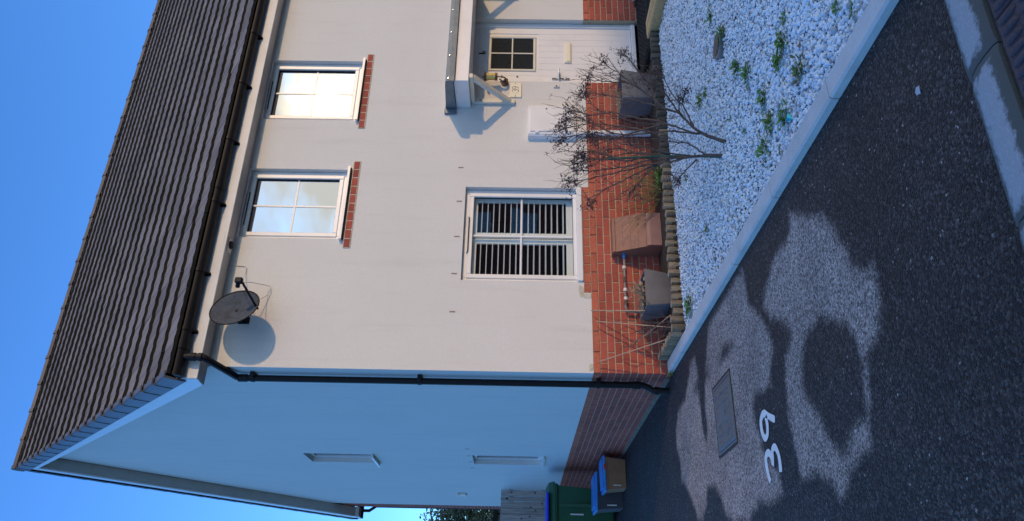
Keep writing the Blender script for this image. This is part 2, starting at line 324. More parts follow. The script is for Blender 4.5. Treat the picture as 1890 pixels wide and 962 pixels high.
def pebble_mat():
    m = bpy.data.materials.new('white_pebble'); m.use_nodes = True; nt = m.node_tree; L = nt.links.new; b = nt.nodes['Principled BSDF']
    ge = N(nt, 'ShaderNodeNewGeometry'); r = N(nt, 'ShaderNodeValToRGB'); e = r.color_ramp.elements
    e[0].position = 0; e[0].color = (.30, .29, .27, 1); e[1].position = 1; e[1].color = (.90, .92, .93, 1)
    for p_, c_ in ((.07, (.42, .45, .48)), (.22, (.64, .71, .76)), (.42, (.80, .86, .90)), (.74, (.88, .91, .92)), (.82, (.86, .79, .63)), (.88, (.85, .89, .90))):
        x = e.new(p_); x.color = (*c_, 1)
    L(ge.outputs['Random Per Island'], r.inputs[0])
    n = N(nt, 'ShaderNodeTexNoise', Scale=70.0, Detail=3.0); L(ge.outputs['Position'], n.inputs['Vector'])
    h = N(nt, 'ShaderNodeHueSaturation'); mr = N(nt, 'ShaderNodeMapRange'); mr.inputs[3].default_value = .82; mr.inputs[4].default_value = 1.1; L(n.outputs['Fac'], mr.inputs[0]); L(mr.outputs[0], h.inputs['Value'])
    L(r.outputs[0], h.inputs['Color']); L(h.outputs[0], b.inputs['Base Color']); b.inputs['Roughness'].default_value = .55; b.inputs['Specular IOR Level'].default_value = .3
    return m
M['pebble'] = pebble_mat()
def kerb_mat():
    m = mat('mossy_kerb', (.33, .345, .36), .9, noise=(90, .5, .7, (.42, .43, .44)), bump=(160, .5, .005), coord='World'); nt = m.node_tree; L = nt.links.new; b = nt.nodes['Principled BSDF']
    at = N(nt, 'ShaderNodeAttribute', attribute_name='moss'); ge = N(nt, 'ShaderNodeNewGeometry'); n = N(nt, 'ShaderNodeTexNoise', Scale=35.0, Detail=6.0, Roughness=.7); L(ge.outputs['Position'], n.inputs['Vector'])
    ad = N(nt, 'ShaderNodeMath', operation='MULTIPLY_ADD'); L(n.outputs['Fac'], ad.inputs[0]); ad.inputs[1].default_value = .9; L(at.outputs['Fac'], ad.inputs[2])
    mr = N(nt, 'ShaderNodeMapRange'); mr.inputs[1].default_value = .85; mr.inputs[2].default_value = 1.08; L(ad.outputs[0], mr.inputs[0])
    old = b.inputs['Base Color'].links[0].from_socket; mx = N(nt, 'ShaderNodeMix', data_type='RGBA'); mx.inputs[7].default_value = (.095, .095, .085, 1)
    L(mr.outputs[0], mx.inputs[0]); L(old, mx.inputs[6]); L(mx.outputs[2], b.inputs['Base Color']); return m
M['kerb'] = kerb_mat()

# ================================================================= GROUND AND ROAD
g = MB(); g.add([(-600, -600, -.03), (600, -600, -.03), (600, 600, -.03), (-600, 600, -.03)], [(0, 1, 2, 3)])
struct(g.build('ground', M['asphalt_far']))
DRY_LARGE = [(-0.138, -3.511), (-0.249, -3.629), (-0.368, -3.853), (-0.446, -3.956), (-0.57, -4.029), (-0.694, -4.094), (-0.795, -4.125), (-0.838, -4.179), (-0.881, -4.3), (-0.971, -4.324), (-1.053, -4.303), (-1.167, -4.251), (-1.202, -4.187), (-1.22, -4.112), (-1.309, -4.061), (-1.42, -4.038), (-1.497, -4.003), (-1.602, -3.962), (-1.629, -3.822), (-1.68, -3.707), (-1.753, -3.617), (-1.756, -3.537), (-1.69, -3.505), (-1.629, -3.426), (-1.592, -3.307), (-1.586, -3.089), (-1.443, -3.074), (-1.311, -3.05), (-1.14, -3.041), (-1.012, -3.068), (-0.909, -3.113), (-0.85, -3.225), (-0.792, -3.279), (-0.672, -3.128), (-0.589, -2.974), (-0.485, -2.884), (-0.405, -2.905), (-0.361, -3.007), (-0.313, -3.095), (-0.274, -3.24), (-0.298, -3.411), (-0.237, -3.496)]
WET_HOLE = [(-0.873, -3.651), (-0.887, -3.525), (-0.926, -3.433), (-1.015, -3.368), (-1.143, -3.311), (-1.26, -3.408), (-1.354, -3.505), (-1.443, -3.531), (-1.523, -3.601), (-1.56, -3.665), (-1.54, -3.751), (-1.48, -3.816), (-1.471, -3.929), (-1.461, -3.975), (-1.409, -3.999), (-1.322, -4.007), (-1.235, -4.022), (-1.162, -4.033), (-1.084, -3.995), (-1.017, -3.949), (-0.962, -3.853)]
DRY_SMALL = [(-0.071, -2.569), (-0.196, -2.597), (-0.347, -2.612), (-0.499, -2.808), (-0.621, -2.893), (-0.727, -2.946), (-0.81, -2.942), (-0.881, -2.846), (-0.981, -2.835), (-0.936, -2.472), (-1.01, -2.425), (-1.197, -2.491), (-1.308, -2.526), (-1.492, -2.768), (-1.604, -2.778), (-1.63, -2.584), (-1.584, -2.337), (-1.611, -2.18), (-1.663, -2.083), (-1.614, -1.694), (-1.539, -1.497), (-1.409, -1.406), (-1.298, -1.246), (-1.275, -1.034), (-1.41, -0.92), (-1.496, -0.766), (-1.474, -0.591), (-1.351, -0.512), (-1.181, -0.309), (-1.053, -0.066), (-0.871, -0.062), (-0.726, 0.04), (-0.541, 0.015), (-0.398, -0.173), (-0.391, -0.485), (-0.265, -0.683), (-0.15, -0.801), (-0.158, -1.003), (-0.301, -1.075), (-0.574, -1.026), (-0.803, -1.054), (-0.927, -1.121), (-0.838, -1.194), (-0.62, -1.19), (-0.422, -1.273), (-0.242, -1.407), (-0.088, -1.529), (-0.069, -1.761), (-0.073, -1.969), (-0.064, -2.31), (-0.051, -2.449)]
DIGITS = [[(-1.18, -2.821), (-1.154, -2.76), (-1.124, -2.699), (-1.097, -2.642), (-1.101, -2.594), (-1.127, -2.559), (-1.18, -2.554), (-1.227, -2.578), (-1.242, -2.61), (-1.227, -2.652), (-1.186, -2.67), (-1.151, -2.67), (-1.121, -2.657)], [(-1.483, -2.797), (-1.429, -2.804), (-1.378, -2.797), (-1.329, -2.754), (-1.337, -2.702), (-1.378, -2.692), (-1.421, -2.67)], [(-1.389, -2.677), (-1.362, -2.669), (-1.335, -2.624), (-1.349, -2.573), (-1.396, -2.563), (-1.45, -2.574), (-1.504, -2.595)]]
LIMBS_A = [[(0.899, -2.53, -0.02), (0.91, -2.516, 0.135), (0.898, -2.496, 0.37), (0.909, -2.472, 0.664), (0.903, -2.454, 0.866), (0.908, -2.444, 0.985), (0.925, -2.438, 1.057)], [(0.91, -2.516, 0.135), (0.953, -2.514, 0.19), (1.019, -2.511, 0.267), (1.035, -2.507, 0.374), (1.066, -2.501, 0.539), (1.052, -2.495, 0.708), (1.083, -2.49, 0.839), (1.055, -2.485, 0.985)], [(0.895, -2.502, 0.312), (0.839, -2.517, 0.461), (0.796, -2.535, 0.632), (0.723, -2.556, 0.826), (0.649, -2.58, 1.04), (0.61, -2.594, 1.169)], [(0.901, -2.496, 0.37), (0.941, -2.481, 0.544), (0.956, -2.466, 0.709), (0.92, -2.45, 0.901), (0.911, -2.438, 1.033), (0.871, -2.431, 1.124)], [(0.886, -2.492, 0.43), (0.807, -2.479, 0.552), (0.699, -2.469, 0.651), (0.618, -2.463, 0.708)], [(0.853, -2.486, 0.502), (0.718, -2.546, 0.685), (0.6, -2.598, 0.837), (0.52, -2.638, 0.947), (0.379, -2.672, 1.044)], [(0.908, -2.512, 0.194), (0.862, -2.609, 0.453), (0.864, -2.682, 0.639), (0.837, -2.755, 0.823), (0.889, -2.813, 0.964), (0.846, -2.852, 1.059)], [(0.898, -2.481, 0.546), (0.862, -2.434, 0.709), (0.861, -2.387, 0.872), (0.871, -2.347, 1.014), (0.891, -2.313, 1.133)], [(0.908, -2.476, 0.617), (0.857, -2.504, 0.767), (0.892, -2.533, 0.911), (0.91, -2.555, 1.019), (0.867, -2.574, 1.117)], [(0.877, -2.509, 0.22), (0.796, -2.523, 0.289), (0.719, -2.533, 0.344), (0.658, -2.541, 0.385)], [(0.888, -2.488, 0.476), (0.969, -2.428, 0.606), (1.074, -2.359, 0.762), (1.091, -2.309, 0.88)]]
LIMBS_B = [[(0.958, -2.61, -0.007), (1.033, -2.596, 0.142), (1.095, -2.589, 0.218), (1.203, -2.582, 0.303), (1.296, -2.576, 0.355), (1.437, -2.57, 0.416), (1.502, -2.566, 0.473), (1.552, -2.561, 0.518)], [(1.033, -2.596, 0.142), (1.082, -2.566, 0.238), (1.167, -2.529, 0.356), (1.205, -2.496, 0.468), (1.262, -2.445, 0.641), (1.366, -2.395, 0.817), (1.432, -2.368, 0.913), (1.529, -2.344, 0.997), (1.606, -2.327, 1.058)], [(1.095, -2.589, 0.218), (1.239, -2.592, 0.338), (1.302, -2.595, 0.467), (1.399, -2.596, 0.534), (1.503, -2.598, 0.651), (1.609, -2.601, 0.769), (1.67, -2.603, 0.854), (1.732, -2.603, 0.902)], [(1.125, -2.588, 0.238), (1.232, -2.583, 0.264), (1.357, -2.576, 0.313), (1.439, -2.569, 0.367), (1.584, -2.562, 0.417), (1.683, -2.558, 0.453)], [(1.05, -2.592, 0.198), (1.035, -2.647, 0.4), (0.982, -2.696, 0.576), (0.912, -2.766, 0.821), (0.949, -2.826, 1.02), (0.988, -2.864, 1.147), (0.94, -2.888, 1.229)], [(1.265, -2.576, 0.357), (1.319, -2.563, 0.472), (1.392, -2.545, 0.624), (1.453, -2.523, 0.828), (1.495, -2.506, 0.975), (1.501, -2.497, 1.061)], [(1.131, -2.576, 0.367), (1.229, -2.521, 0.532), (1.296, -2.47, 0.692), (1.374, -2.426, 0.833), (1.374, -2.381, 0.979), (1.426, -2.352, 1.077), (1.452, -2.326, 1.164)], [(1.08, -2.561, 0.548), (1.124, -2.558, 0.713), (1.153, -2.555, 0.88), (1.168, -2.552, 1.012), (1.137, -2.55, 1.146), (1.122, -2.549, 1.218)], [(1.324, -2.568, 0.461), (1.472, -2.543, 0.57), (1.584, -2.519, 0.685), (1.62, -2.493, 0.818), (1.657, -2.464, 0.966), (1.697, -2.454, 1.015)], [(1.203, -2.582, 0.303), (1.296, -2.576, 0.33), (1.386, -2.578, 0.311), (1.415, -2.582, 0.285)], [(1.151, -2.568, 0.472), (1.037, -2.637, 0.681), (0.915, -2.703, 0.871), (0.917, -2.755, 1.014), (0.859, -2.812, 1.169), (0.815, -2.842, 1.25)], [(1.427, -2.561, 0.526), (1.538, -2.559, 0.531), (1.627, -2.546, 0.586), (1.821, -2.525, 0.674), (1.879, -2.515, 0.721)]]

def sdist(px, py, poly):
    P = np.array(poly); Q = np.roll(P, -1, 0); d = np.full(px.shape, 1e9); ins = np.zeros(px.shape, bool)
    for (x0, y0), (x1, y1) in zip(P, Q):
        ex, ey = x1-x0, y1-y0; t = np.clip(((px-x0)*ex+(py-y0)*ey)/(ex*ex+ey*ey+1e-12), 0, 1)
        d = np.minimum(d, np.hypot(px-x0-t*ex, py-y0-t*ey))
        c = ((y0 > py) != (y1 > py)) & (px < (x1-x0)*(py-y0)/((y1-y0) if abs(y1-y0) > 1e-12 else 1e-12)+x0); ins ^= c
    return np.where(ins, d, -d)
def grid_mesh(name, xs, ys, zf, m, attr=None):
    X, Y = np.meshgrid(xs, ys); nx, ny = len(xs), len(ys); Zv = zf(X, Y)
    me = bpy.data.meshes.new(name); n = nx*ny; me.vertices.add(n)
    me.vertices.foreach_set('co', np.stack([X.ravel(), Y.ravel(), Zv.ravel()], 1).astype(np.float32).ravel())
    i = np.arange(n).reshape(ny, nx); q = np.stack([i[:-1, :-1], i[:-1, 1:], i[1:, 1:], i[1:, :-1]], -1).reshape(-1, 4)
    me.loops.add(q.size); me.loops.foreach_set('vertex_index', q.ravel().astype(np.int32)); me.polygons.add(len(q))
    me.polygons.foreach_set('loop_start', (np.arange(len(q))*4).astype(np.int32)); me.polygons.foreach_set('loop_total', np.full(len(q), 4, np.int32))
    if attr:
        for k, vals in attr.items():
            a = me.attributes.new(k, 'FLOAT', 'POINT'); a.data.foreach_set('value', vals.ravel().astype(np.float32))
    me.materials.append(m); me.update(calc_edges=True); me.polygons.foreach_set('use_smooth', [True]*len(q))
    o = bpy.data.objects.new(name, me); col.objects.link(o); return o
xs = np.concatenate([np.arange(-9, -3.2, .25), np.arange(-3.2, 0.02, .025), [0.03]]); ys = np.concatenate([np.arange(-9, -5.4, .2), np.arange(-5.4, 3, .025), np.arange(3, 14.1, .25)])
Xg, Yg = np.meshgrid(xs, ys)
d1 = sdist(Xg, Yg, DRY_LARGE); dh = sdist(Xg, Yg, WET_HOLE); d2 = sdist(Xg, Yg, DRY_SMALL)
dry = np.maximum(np.minimum(d1, -dh), d2)
for (cx, cy, rx, ry) in ((-.42, -1.15, .05, .2), (-.45, -1.95, .035, .14), (-1.25, -3.95, .03, .1)):
    dry = np.minimum(dry, (np.hypot((Xg-cx)/rx, (Yg-cy)/ry)-1)*min(rx, ry))
dry = np.clip(dry, -.15, .15)
road = struct(grid_mesh('road', xs, ys, lambda X, Y: np.zeros_like(X), M['tarmac'], {'dry': dry}))
road2 = MB(); road2.add([(0.03, -9, -.004), (14, -9, -.004), (14, -5.0, -.004), (0.03, -5.0, -.004)], [(0, 1, 2, 3)])
# painted numerals 3 and 9 on the tarmac
def ribbon(mb, pts, w, z):
    pts = [Vector((p[0], p[1], 0)) for p in pts]; fine = []
    for i in range(len(pts)-1):                                  # Catmull-Rom
        a, b, c, d = pts[max(i-1, 0)], pts[i], pts[i+1], pts[min(i+2, len(pts)-1)]
        for k in range(6):
            t = k/6; fine.append(.5*((2*b)+(c-a)*t+(2*a-5*b+4*c-d)*t*t+(3*b-a-3*c+d)*t**3))
    fine.append(pts[-1]); n = len(fine); V = []
    for i, q in enumerate(fine):
        t = (fine[min(i+1, n-1)]-fine[max(i-1, 0)]).normalized(); s = Vector((-t.y, t.x, 0))
        ww = w*(.85+.3*mnoise.noise(q*9))*(0.75 if i in (0, n-1) else 1)
        V += [(*(q+s*ww).xy, z), (*(q-s*ww).xy, z)]
    mb.add(V, [(2*i, 2*i+1, 2*i+3, 2*i+2) for i in range(n-1)])
nine = MB(); ribbon(nine, DIGITS[0], .027, .004); nine.build('painted_nine', M['paint'], road)
three = MB(); ribbon(three, DIGITS[1], .027, .004); ribbon(three, DIGITS[2], .027, .0055); three.build('painted_three', M['paint'], road)

# manhole cover, slightly sunk iron plate
mh = thing('manhole_cover', 'square blue grey iron manhole cover sunk in the dry patch of tarmac', 'manhole cover', (-.865, -1.745, 0)); S = Sub(mh)
f = MB()
for a in ((-1.12, -1.105, -1.99, -1.50), (-.625, -.61, -1.99, -1.50), (-1.105, -.625, -1.99, -1.975), (-1.105, -.625, -1.515, -1.50)): f.box(a[0], a[1], a[2], a[3], -.02, .005)
S.build(f, 'frame', M['iron_cover'])
pl = MB(); pl.box(-1.097, -.633, -1.967, -1.523, -.02, .007, bev=.003); S.build(pl, 'cover', M['iron_cover'])
ps = MB()
for i in range(6):
    for j in range(14):
        if i in (2, 3) and 4 <= j <= 9: continue
        x = -1.07+i*.073; y = -1.945+j*.030
        ps.box(x, x+.058, y, y+.016, .006, .011)
ps.box(-.92, -.80, -1.78, -1.765, .006, .011); ps.box(-.92, -.80, -1.74, -1.725, .006, .011); ps.box(-.885, -.845, -1.80, -1.785, .006, .011)
stuff(S.build(ps, 'raised_tread', M['iron_cover']))
gap = MB(); gap.box(-1.14, -.59, -2.01, -1.48, -.03, .0035); S.build(gap, 'joint', M['soil'])

# concrete edging between the tarmac and the gravel
edging = None
ys_j = [-6.2, -5.245, -4.33, -3.41, -2.5, -1.58, -.66, -.05]
edge_root = struct(MB().box(0.006, .114, -6.2, -.05, -.1, .030).build('kerb', M['mortar']))
for a, b in zip(ys_j[:-1], ys_j[1:]):
    if a < -5.2: a = -5.23
    if b < -5.2: continue
    k = MB(); tw = random.uniform(-.003, .003)
    k.prism([(0, -.1), (.122, -.1), (.122, .042), (.112, .05), (.012, .047), (0, .036)], 1, a+.004, b-.004)
    k.v = [(x+tw*(y-a), y, z) for x, y, z in k.v]
    k.build('kerb_stone', M['stone_kerb'], edge_root)

# rounded mossy kerb across the foot of the picture, and ribbed pavers behind it
kx = np.arange(-3.0, 2.6, .02)
prof = [(-5.25, -.02), (-5.25, .004), (-5.262, .035), (-5.29, .065), (-5.33, .088), (-5.38, .099), (-5.43, .102), (-5.478, .101), (-5.49, .096), (-5.49, -.02)]
mossw = [1, 1, 1, .80, .50, .12, .40, .9, 1, 1]
kr = struct(MB().box(-3, 2.6, -5.48, -5.256, -.05, .0).build('kerb', M['soil']))
def kerb_piece(x0, x1):
    xs_ = np.linspace(x0, x1, max(2, int((x1-x0)/.03))); V = []; F = []; A = []
    for x in xs_:
        e = min(x-x0, x1-x)
        for (y, z), w in zip(prof, mossw):
            V.append((x, y+.004*mnoise.noise(Vector((x*3, y*9, 0))), z-(.006 if e < .001 else 0))); A.append(max(w, .95-e*14))
    m_ = len(prof); n = len(xs_)
    F = [(i*m_+j, i*m_+j+1, (i+1)*m_+j+1, (i+1)*m_+j) for i in range(n-1) for j in range(m_-1)]+[tuple(range(m_)), tuple(range((n-1)*m_, n*m_))[::-1]]
    me = bpy.data.meshes.new('kerb_stone'); me.from_pydata(V, [], F); a = me.attributes.new('moss', 'FLOAT', 'POINT'); a.data.foreach_set('value', A)
    me.materials.append(M['kerb']); o = bpy.data.objects.new('kerb_stone', me); col.objects.link(o); o.parent = kr; auto(o, 50)
for a, b in ((-2.97, -2.066), (-2.06, -1.253), (-1.247, -.712), (-.706, .205), (.211, 1.12), (1.126, 2.04)): kerb_piece(a, b)
pv = struct(MB().box(-3, 2.6, -9, -5.498, -.05, .088).build('pavement', M['soil']))
# ribbed pavers: each slab with two rows of long raised ribs
for xi in range(-7, 6):
    for yi in range(2):
        x0 = -.645+xi*.30; y0 = -5.505-(yi+1)*.203
        if x0 < -1.6 or x0 > .25: continue
        sl = MB().box(x0+.003, x0+.297, y0+.003, y0+.200, .04, .094, bev=.004).build('ribbed_paver', M['rib'], pv)
        rb = MB()
        for i in range(7):
            for j in range(2):
                xc = x0+.028+i*.0405; ya = y0+.014+j*.093; n = 7
                pts = []
                for k in range(n): pts.append((xc, ya+.078*k/(n-1), .093))
                rr = [.006, .0115, .013, .013, .013, .0115, .006]
                rb.tube(pts, rr, 8)
        rb.build('rib', M['rib'], sl, smooth=True)
rest = MB().box(-3, 2.6, -9, -5.92, .0, .092).build('paving_bed', M['rib'], pv)

# ================================================================= HOUSE
house = thing('house', 'two storey white rendered house with red brick plinth and dark tiled roof', 'house')
EAVE, YR, ZR = (-.25, 4.90), 4.72, 9.36
SA = math.atan2(ZR-EAVE[1], YR-EAVE[0]); SLEN = math.hypot(ZR-EAVE[1], YR-EAVE[0])
def slope(x, s, n): return (x, EAVE[0]+s*math.cos(SA)-n*math.sin(SA), EAVE[1]+s*math.sin(SA)+n*math.cos(SA))
XE = 10.2; PT = .783
# ---- front wall with openings
OPEN = {'w1': (1.48, 2.378, 3.53, 4.66), 'w2': (3.078, 3.98, 3.53, 4.66), 'gw': (1.007, 2.172, .859, 2.172), 'door': (3.70, 4.712, PT, 2.186), 'course': (.882, 2.19, PT, .858)}
def wall_front():
    mb = MB(); xs_ = sorted({0, XE} | {v for o in OPEN.values() for v in o[:2]}); zs_ = sorted({PT, 4.70} | {v for o in OPEN.values() for v in o[2:]})
    for a, b in zip(xs_[:-1], xs_[1:]):
        for c, d in zip(zs_[:-1], zs_[1:]):
            cx, cz = (a+b)/2, (c+d)/2
            if any(o[0] < cx < o[1] and o[2] < cz < o[3] for o in OPEN.values()): continue
            mb.add([(a, 0, c), (b, 0, c), (b, 0, d), (a, 0, d)], [(0, 1, 2, 3)])
    for k, (a, b, c, d) in OPEN.items():
        y = .13
        if k == 'course': continue
        mb.add([(a, 0, c), (a, 0, d), (a, y, d), (a, y, c)], [(3, 2, 1, 0)]); mb.add([(b, 0, c), (b, 0, d), (b, y, d), (b, y, c)], [(0, 1, 2, 3)])
        mb.add([(a, 0, d), (b, 0, d), (b, y, d), (a, y, d)], [(0, 1, 2, 3)])
        if k != 'door': mb.add([(a, 0, c), (b, 0, c), (b, y, c), (a, y, c)], [(3, 2, 1, 0)])
    # drip edge under the render
    return mb
wall_front().build('front_wall', M['render'], house)
GTOP = lambda y: 4.70+.93*y if y <= 4.65 else max(4.9, 9.02-(y-4.65)*.832)
GHOLE = [(4.10, 4.72, 3.72, 4.76), (4.03, 4.66, 1.16, 2.21)]
def wall_gable():
    mb = MB(); ysn = sorted({0, 4.65, 9.0} | {v for h in GHOLE for v in h[:2]})
    for a, b in zip(ysn[:-1], ysn[1:]):
        zs_ = [PT]
        for h in sorted(GHOLE, key=lambda h: h[2]):
            if h[0] < (a+b)/2 < h[1]: zs_ += [h[2], h[3]]
        pairs = list(zip(zs_[0::2], zs_[1::2]+[None]))
        for c, d in pairs:
            if d is None: mb.add([(0, a, c), (0, b, c), (0, b, GTOP(b)), (0, a, GTOP(a))], [(3, 2, 1, 0)])
            else: mb.add([(0, a, c), (0, b, c), (0, b, d), (0, a, d)], [(3, 2, 1, 0)])
    for a, b, c, d in GHOLE:
        x = .115
        mb.add([(0, a, c), (0, a, d), (x, a, d), (x, a, c)], [(0, 1, 2, 3)]); mb.add([(0, b, c), (0, b, d), (x, b, d), (x, b, c)], [(3, 2, 1, 0)])
        mb.add([(0, a, d), (0, b, d), (x, b, d), (x, a, d)], [(0, 1, 2, 3)]); mb.add([(0, a, c), (0, b, c), (x, b, c), (x, a, c)], [(3, 2, 1, 0)])
    return mb
wall_gable().build('gable_wall', M['render'], house)
bw = MB(); bw.add([(0.02, 9.44, 0), (XE, 9.44, 0), (XE, 9.44, 5.2), (0.02, 9.44, 5.2)], [(3, 2, 1, 0)]); bw.add([(XE, 0, 0), (XE, 9.44, 0), (XE, 9.44, 5.2), (XE, 4.7, 9.2), (XE, 0, 4.8)], [(0, 1, 2, 3, 4)])
bw.build('rear_wall', M['mortar'], house)
# damp stains at the render foot
for x, w, z0, h in ((.06, .05, PT+.002, .05), (.90, .07, PT+.075, .07), (.845, .04, PT+.003, .10)):
    s_ = MB(); n = 14; s_.add([(x, -.003, z0+h*.4)]+[(x+w*math.cos(k*6.283/n)*random.uniform(.6, 1.1), -.003, max(z0, z0+h*.4+h*.6*math.sin(k*6.283/n)*random.uniform(.6, 1.1))) for k in range(n)], [(0, k+1, (k+1) % n+1) for k in range(n)]); s_.build('damp_stain', M['render_stain'], house)
# mortar backing behind the bricks
mo = MB(); mo.box(.0075, 3.70, .0075, .10, -.08, PT-.002); mo.box(4.712, XE, .0075, .10, -.08, PT-.002); mo.box(.0075, .10, .101, 9.44, -.08, PT-.002); mo.box(.0075, .10, 9.0, 9.43, PT, 5.2); mo.box(.885, 2.187, .0075, .07, PT-.001, .856)
sj = MB(); sj.box(1.366, 2.492, -.0085, .03, 3.398, 3.477); sj.box(2.962, 4.088, -.0085, .03, 3.408, 3.487); sj.build('mortar_bed', M['render_stain'], house)
mo.build('mortar_bed', M['mortar'], house)
fil = MB(); fil.prism([(-.022, -.02), (.02, -.02), (.02, .035), (-.004, .03)], 1, .12, 9.3); fil.build('mortar_fillet', M['fillet'], house)
# ---- bricks
def brick_mesh(l, axis, m, dep=.03, h=.065, proud=0.0):
    mb = MB()
    if axis == 'x': mb.box(0, l, .001-proud, dep, 0, h, bev=.003)
    else: mb.box(.001-proud, dep, 0, l, 0, h, bev=.003)
    return mb.mesh('brick', m)
BMESH = {}
def bmesh_for(l, axis, m, proud=0.0):
    k = (round(l, 3), axis, m, proud)
    if k not in BMESH: BMESH[k] = brick_mesh(l, axis, M[m], proud=proud)
    return BMESH[k]
bricks = []                     # (distance, length, axis, material, location, proud)
def lay(axis, a0, a1, z, offs, m, proud=0.0, fixed=0.0):
    p = a0; first = True
    while p < a1-.03:
        l = (.215 if not (first and offs) else .1025); e = min(p+l, a1)
        if a1-e < .05: e = a1
        loc = (p, fixed, z) if axis == 'x' else (fixed, p, z)
        d = (Vector(loc)-CAM).length; bricks.append((d, e-p, axis, m, loc, proud)); p = e+.010; first = False
for k in range(11):
    z = PT-.065-.075*k-.004
    m_ = 'brick_orange' if k == 0 else 'brick'; pr = .007 if k == 0 else 0
    lay('x', 0.0+(.105 if k % 2 else 0) if False else 0.003, 3.697, z, k % 2, m_, pr)
    lay('x', 4.716, 6.2, z, (k+1) % 2, m_, pr)
    lay('y', .034, 9.40, z, (k+1) % 2, m_, pr)
# header courses: under the ground floor window and as sills under the upper windows
def headers(x0, n, z, m, y):
    for i in range(n):
        loc = (x0+i*.1123, y, z); bricks.append(((Vector(loc)-CAM).length, .1025, 'x', m, loc, .0))
headers(.885, 12, PT+.004, 'brick_orange', 0.0); headers(1.372, 10, 3.405, 'brick', -.013); headers(2.968, 10, 3.415, 'brick', -.013)
bricks.sort(key=lambda b: b[0]+(3 if b[2] == 'y' else 0))
rest_b = MB()
for i, (d, l, axis, m, loc, pr) in enumerate(bricks):
    if i < 300:
        j = random.uniform(-.0015, .002); lo = (loc[0], loc[1]+j, loc[2]) if axis == 'x' else (loc[0]+j, loc[1], loc[2])
        link_mesh('brick', bmesh_for(l, axis, m, pr), house, lo)
    else:
        if axis == 'x': rest_b.box(loc[0], loc[0]+l, loc[1]+.003-pr, loc[1]+.03, loc[2], loc[2]+.065, mi=0 if m == 'brick' else 1)
        else: rest_b.box(loc[0]+.003-pr, loc[0]+.03, loc[1], loc[1]+l, loc[2], loc[2]+.065, mi=0 if m == 'brick' else 1)
for k in range(59):
    z = PT+.006+k*.075
    if z > 5.15: break
    if k % 2: rest_b.box(.003, .03, 9.005, 9.22, z, z+.065); rest_b.box(.003, .03, 9.23, 9.44, z, z+.065)
    else: rest_b.box(.003, .03, 9.005, 9.107, z, z+.065); rest_b.box(.003, .03, 9.117, 9.332, z, z+.065); rest_b.box(.003, .03, 9.342, 9.44, z, z+.065)
stuff(rest_b.build('brick', [M['brick'], M['brick_orange']], house))

# ---- windows
def ring(mb, x0, x1, z0, z1, y0, y1, w, wb=None, bev=.006):
    wb = wb or w
    mb.box(x0, x0+w, y0, y1, z0, z1, bev=bev); mb.box(x1-w, x1, y0, y1, z0, z1, bev=bev)
    mb.box(x0+w-.001, x1-w+.001, y0+.0015, y1-.0015, z1-w, z1-.001, bev=bev); mb.box(x0+w-.001, x1-w+.001, y0+.0015, y1-.0015, z0+.001, z0+wb, bev=bev)
def window(x0, x1, z0, z1, glass, vent, split, deep=False):
    w = MB(); ring(w, x0+.003, x1-.003, z0+.003, z1, .062, .125, .055); w = w.build('window', M['white'], house)
    s = MB(); ring(s, x0+.048, x1-.048, z0+.05, z1-.05, .048, .105, .05); s.build('sash', M['white'], w)
    gk = MB()
    for a, b, c, d in ((x0+.097, x0+.103, z0+.10, z1-.10), (x1-.103, x1-.097, z0+.10, z1-.10), (x0+.10, x1-.10, z0+.098, z0+.104), (x0+.10, x1-.10, z1-.104, z1-.098)): gk.box(a, b, .07, .088, c, d)
    gk.build('gasket', M['black'], w)
    gx0, gx1, gz0, gz1 = x0+.098, x1-.098, z0+.098, z1-.098
    xm, zm = (gx0+gx1)/2, split
    for a, b in ((gx0, xm), (xm, gx1)):
        for c, d in ((gz0, zm), (zm, gz1)):
            MB().add([(a, .088, c), (b, .088, c), (b, .088, d), (a, .088, d)], [(0, 1, 2, 3)]).build('pane', glass, w)
    MB().box(xm-.010, xm+.010, .082, .096, gz0, gz1).build('glazing_bar', M['white'], w); MB().box(gx0, gx1, .0835, .0945, zm-.010, zm+.010).build('glazing_bar', M['white'], w)
    tv = MB(); tv.box((x0+x1)/2+vent[0], (x0+x1)/2+vent[1], .030, .062, z1-.052, z1-.036, bev=.004); tv.box((x0+x1)/2+vent[0]+.01, (x0+x1)/2+vent[1]-.01, .034, .061, z1-.060, z1-.0525, mi=1); tv.build('trickle_vent', [M['white_dirty'], M['black']], w)
    rm = MB(); rm.add([(x0, .13, z0), (x1, .13, z0), (x1, .13, z1), (x0, .13, z1), (x0-.5, 2.4, z0-.3), (x1+.9, 2.4, z0-.3), (x1+.9, 2.4, z1+.2), (x0-.5, 2.4, z1+.2)], [(4, 5, 6, 7), (0, 1, 5, 4), (1, 2, 6, 5), (2, 3, 7, 6), (3, 0, 4, 7)]); rm.build('room_lining', M['room'], w)
    return w
w1 = window(1.48, 2.378, 3.53, 4.685, M['glass_up'], (-.28, .16), 4.105)
w2 = window(3.078, 3.98, 3.53, 4.685, M['glass_up'], (-.28, .16), 4.105)
for x0, x1, w in ((1.455, 2.395, w1), (3.055, 3.995, w2)):
    sl = MB(); sl.prism([(-.055, 3.497), (.06, 3.505), (.06, 3.535), (-.055, 3.523)], 0, x0, x1); sl.build('sill', M['white'], w)
    MB().box(x0+.01, x1-.01, -.03, .0, 3.487, 3.496).build('sill_drip', M['black'], w)
gw = window(1.007, 2.172, .859, 2.172, M['glass'], (-.23, .22), 1.535)
sl = MB(); sl.box(1.009, 2.170, -.022, .06, .861, .925, bev=.008); sl.build('sill', M['white'], gw)
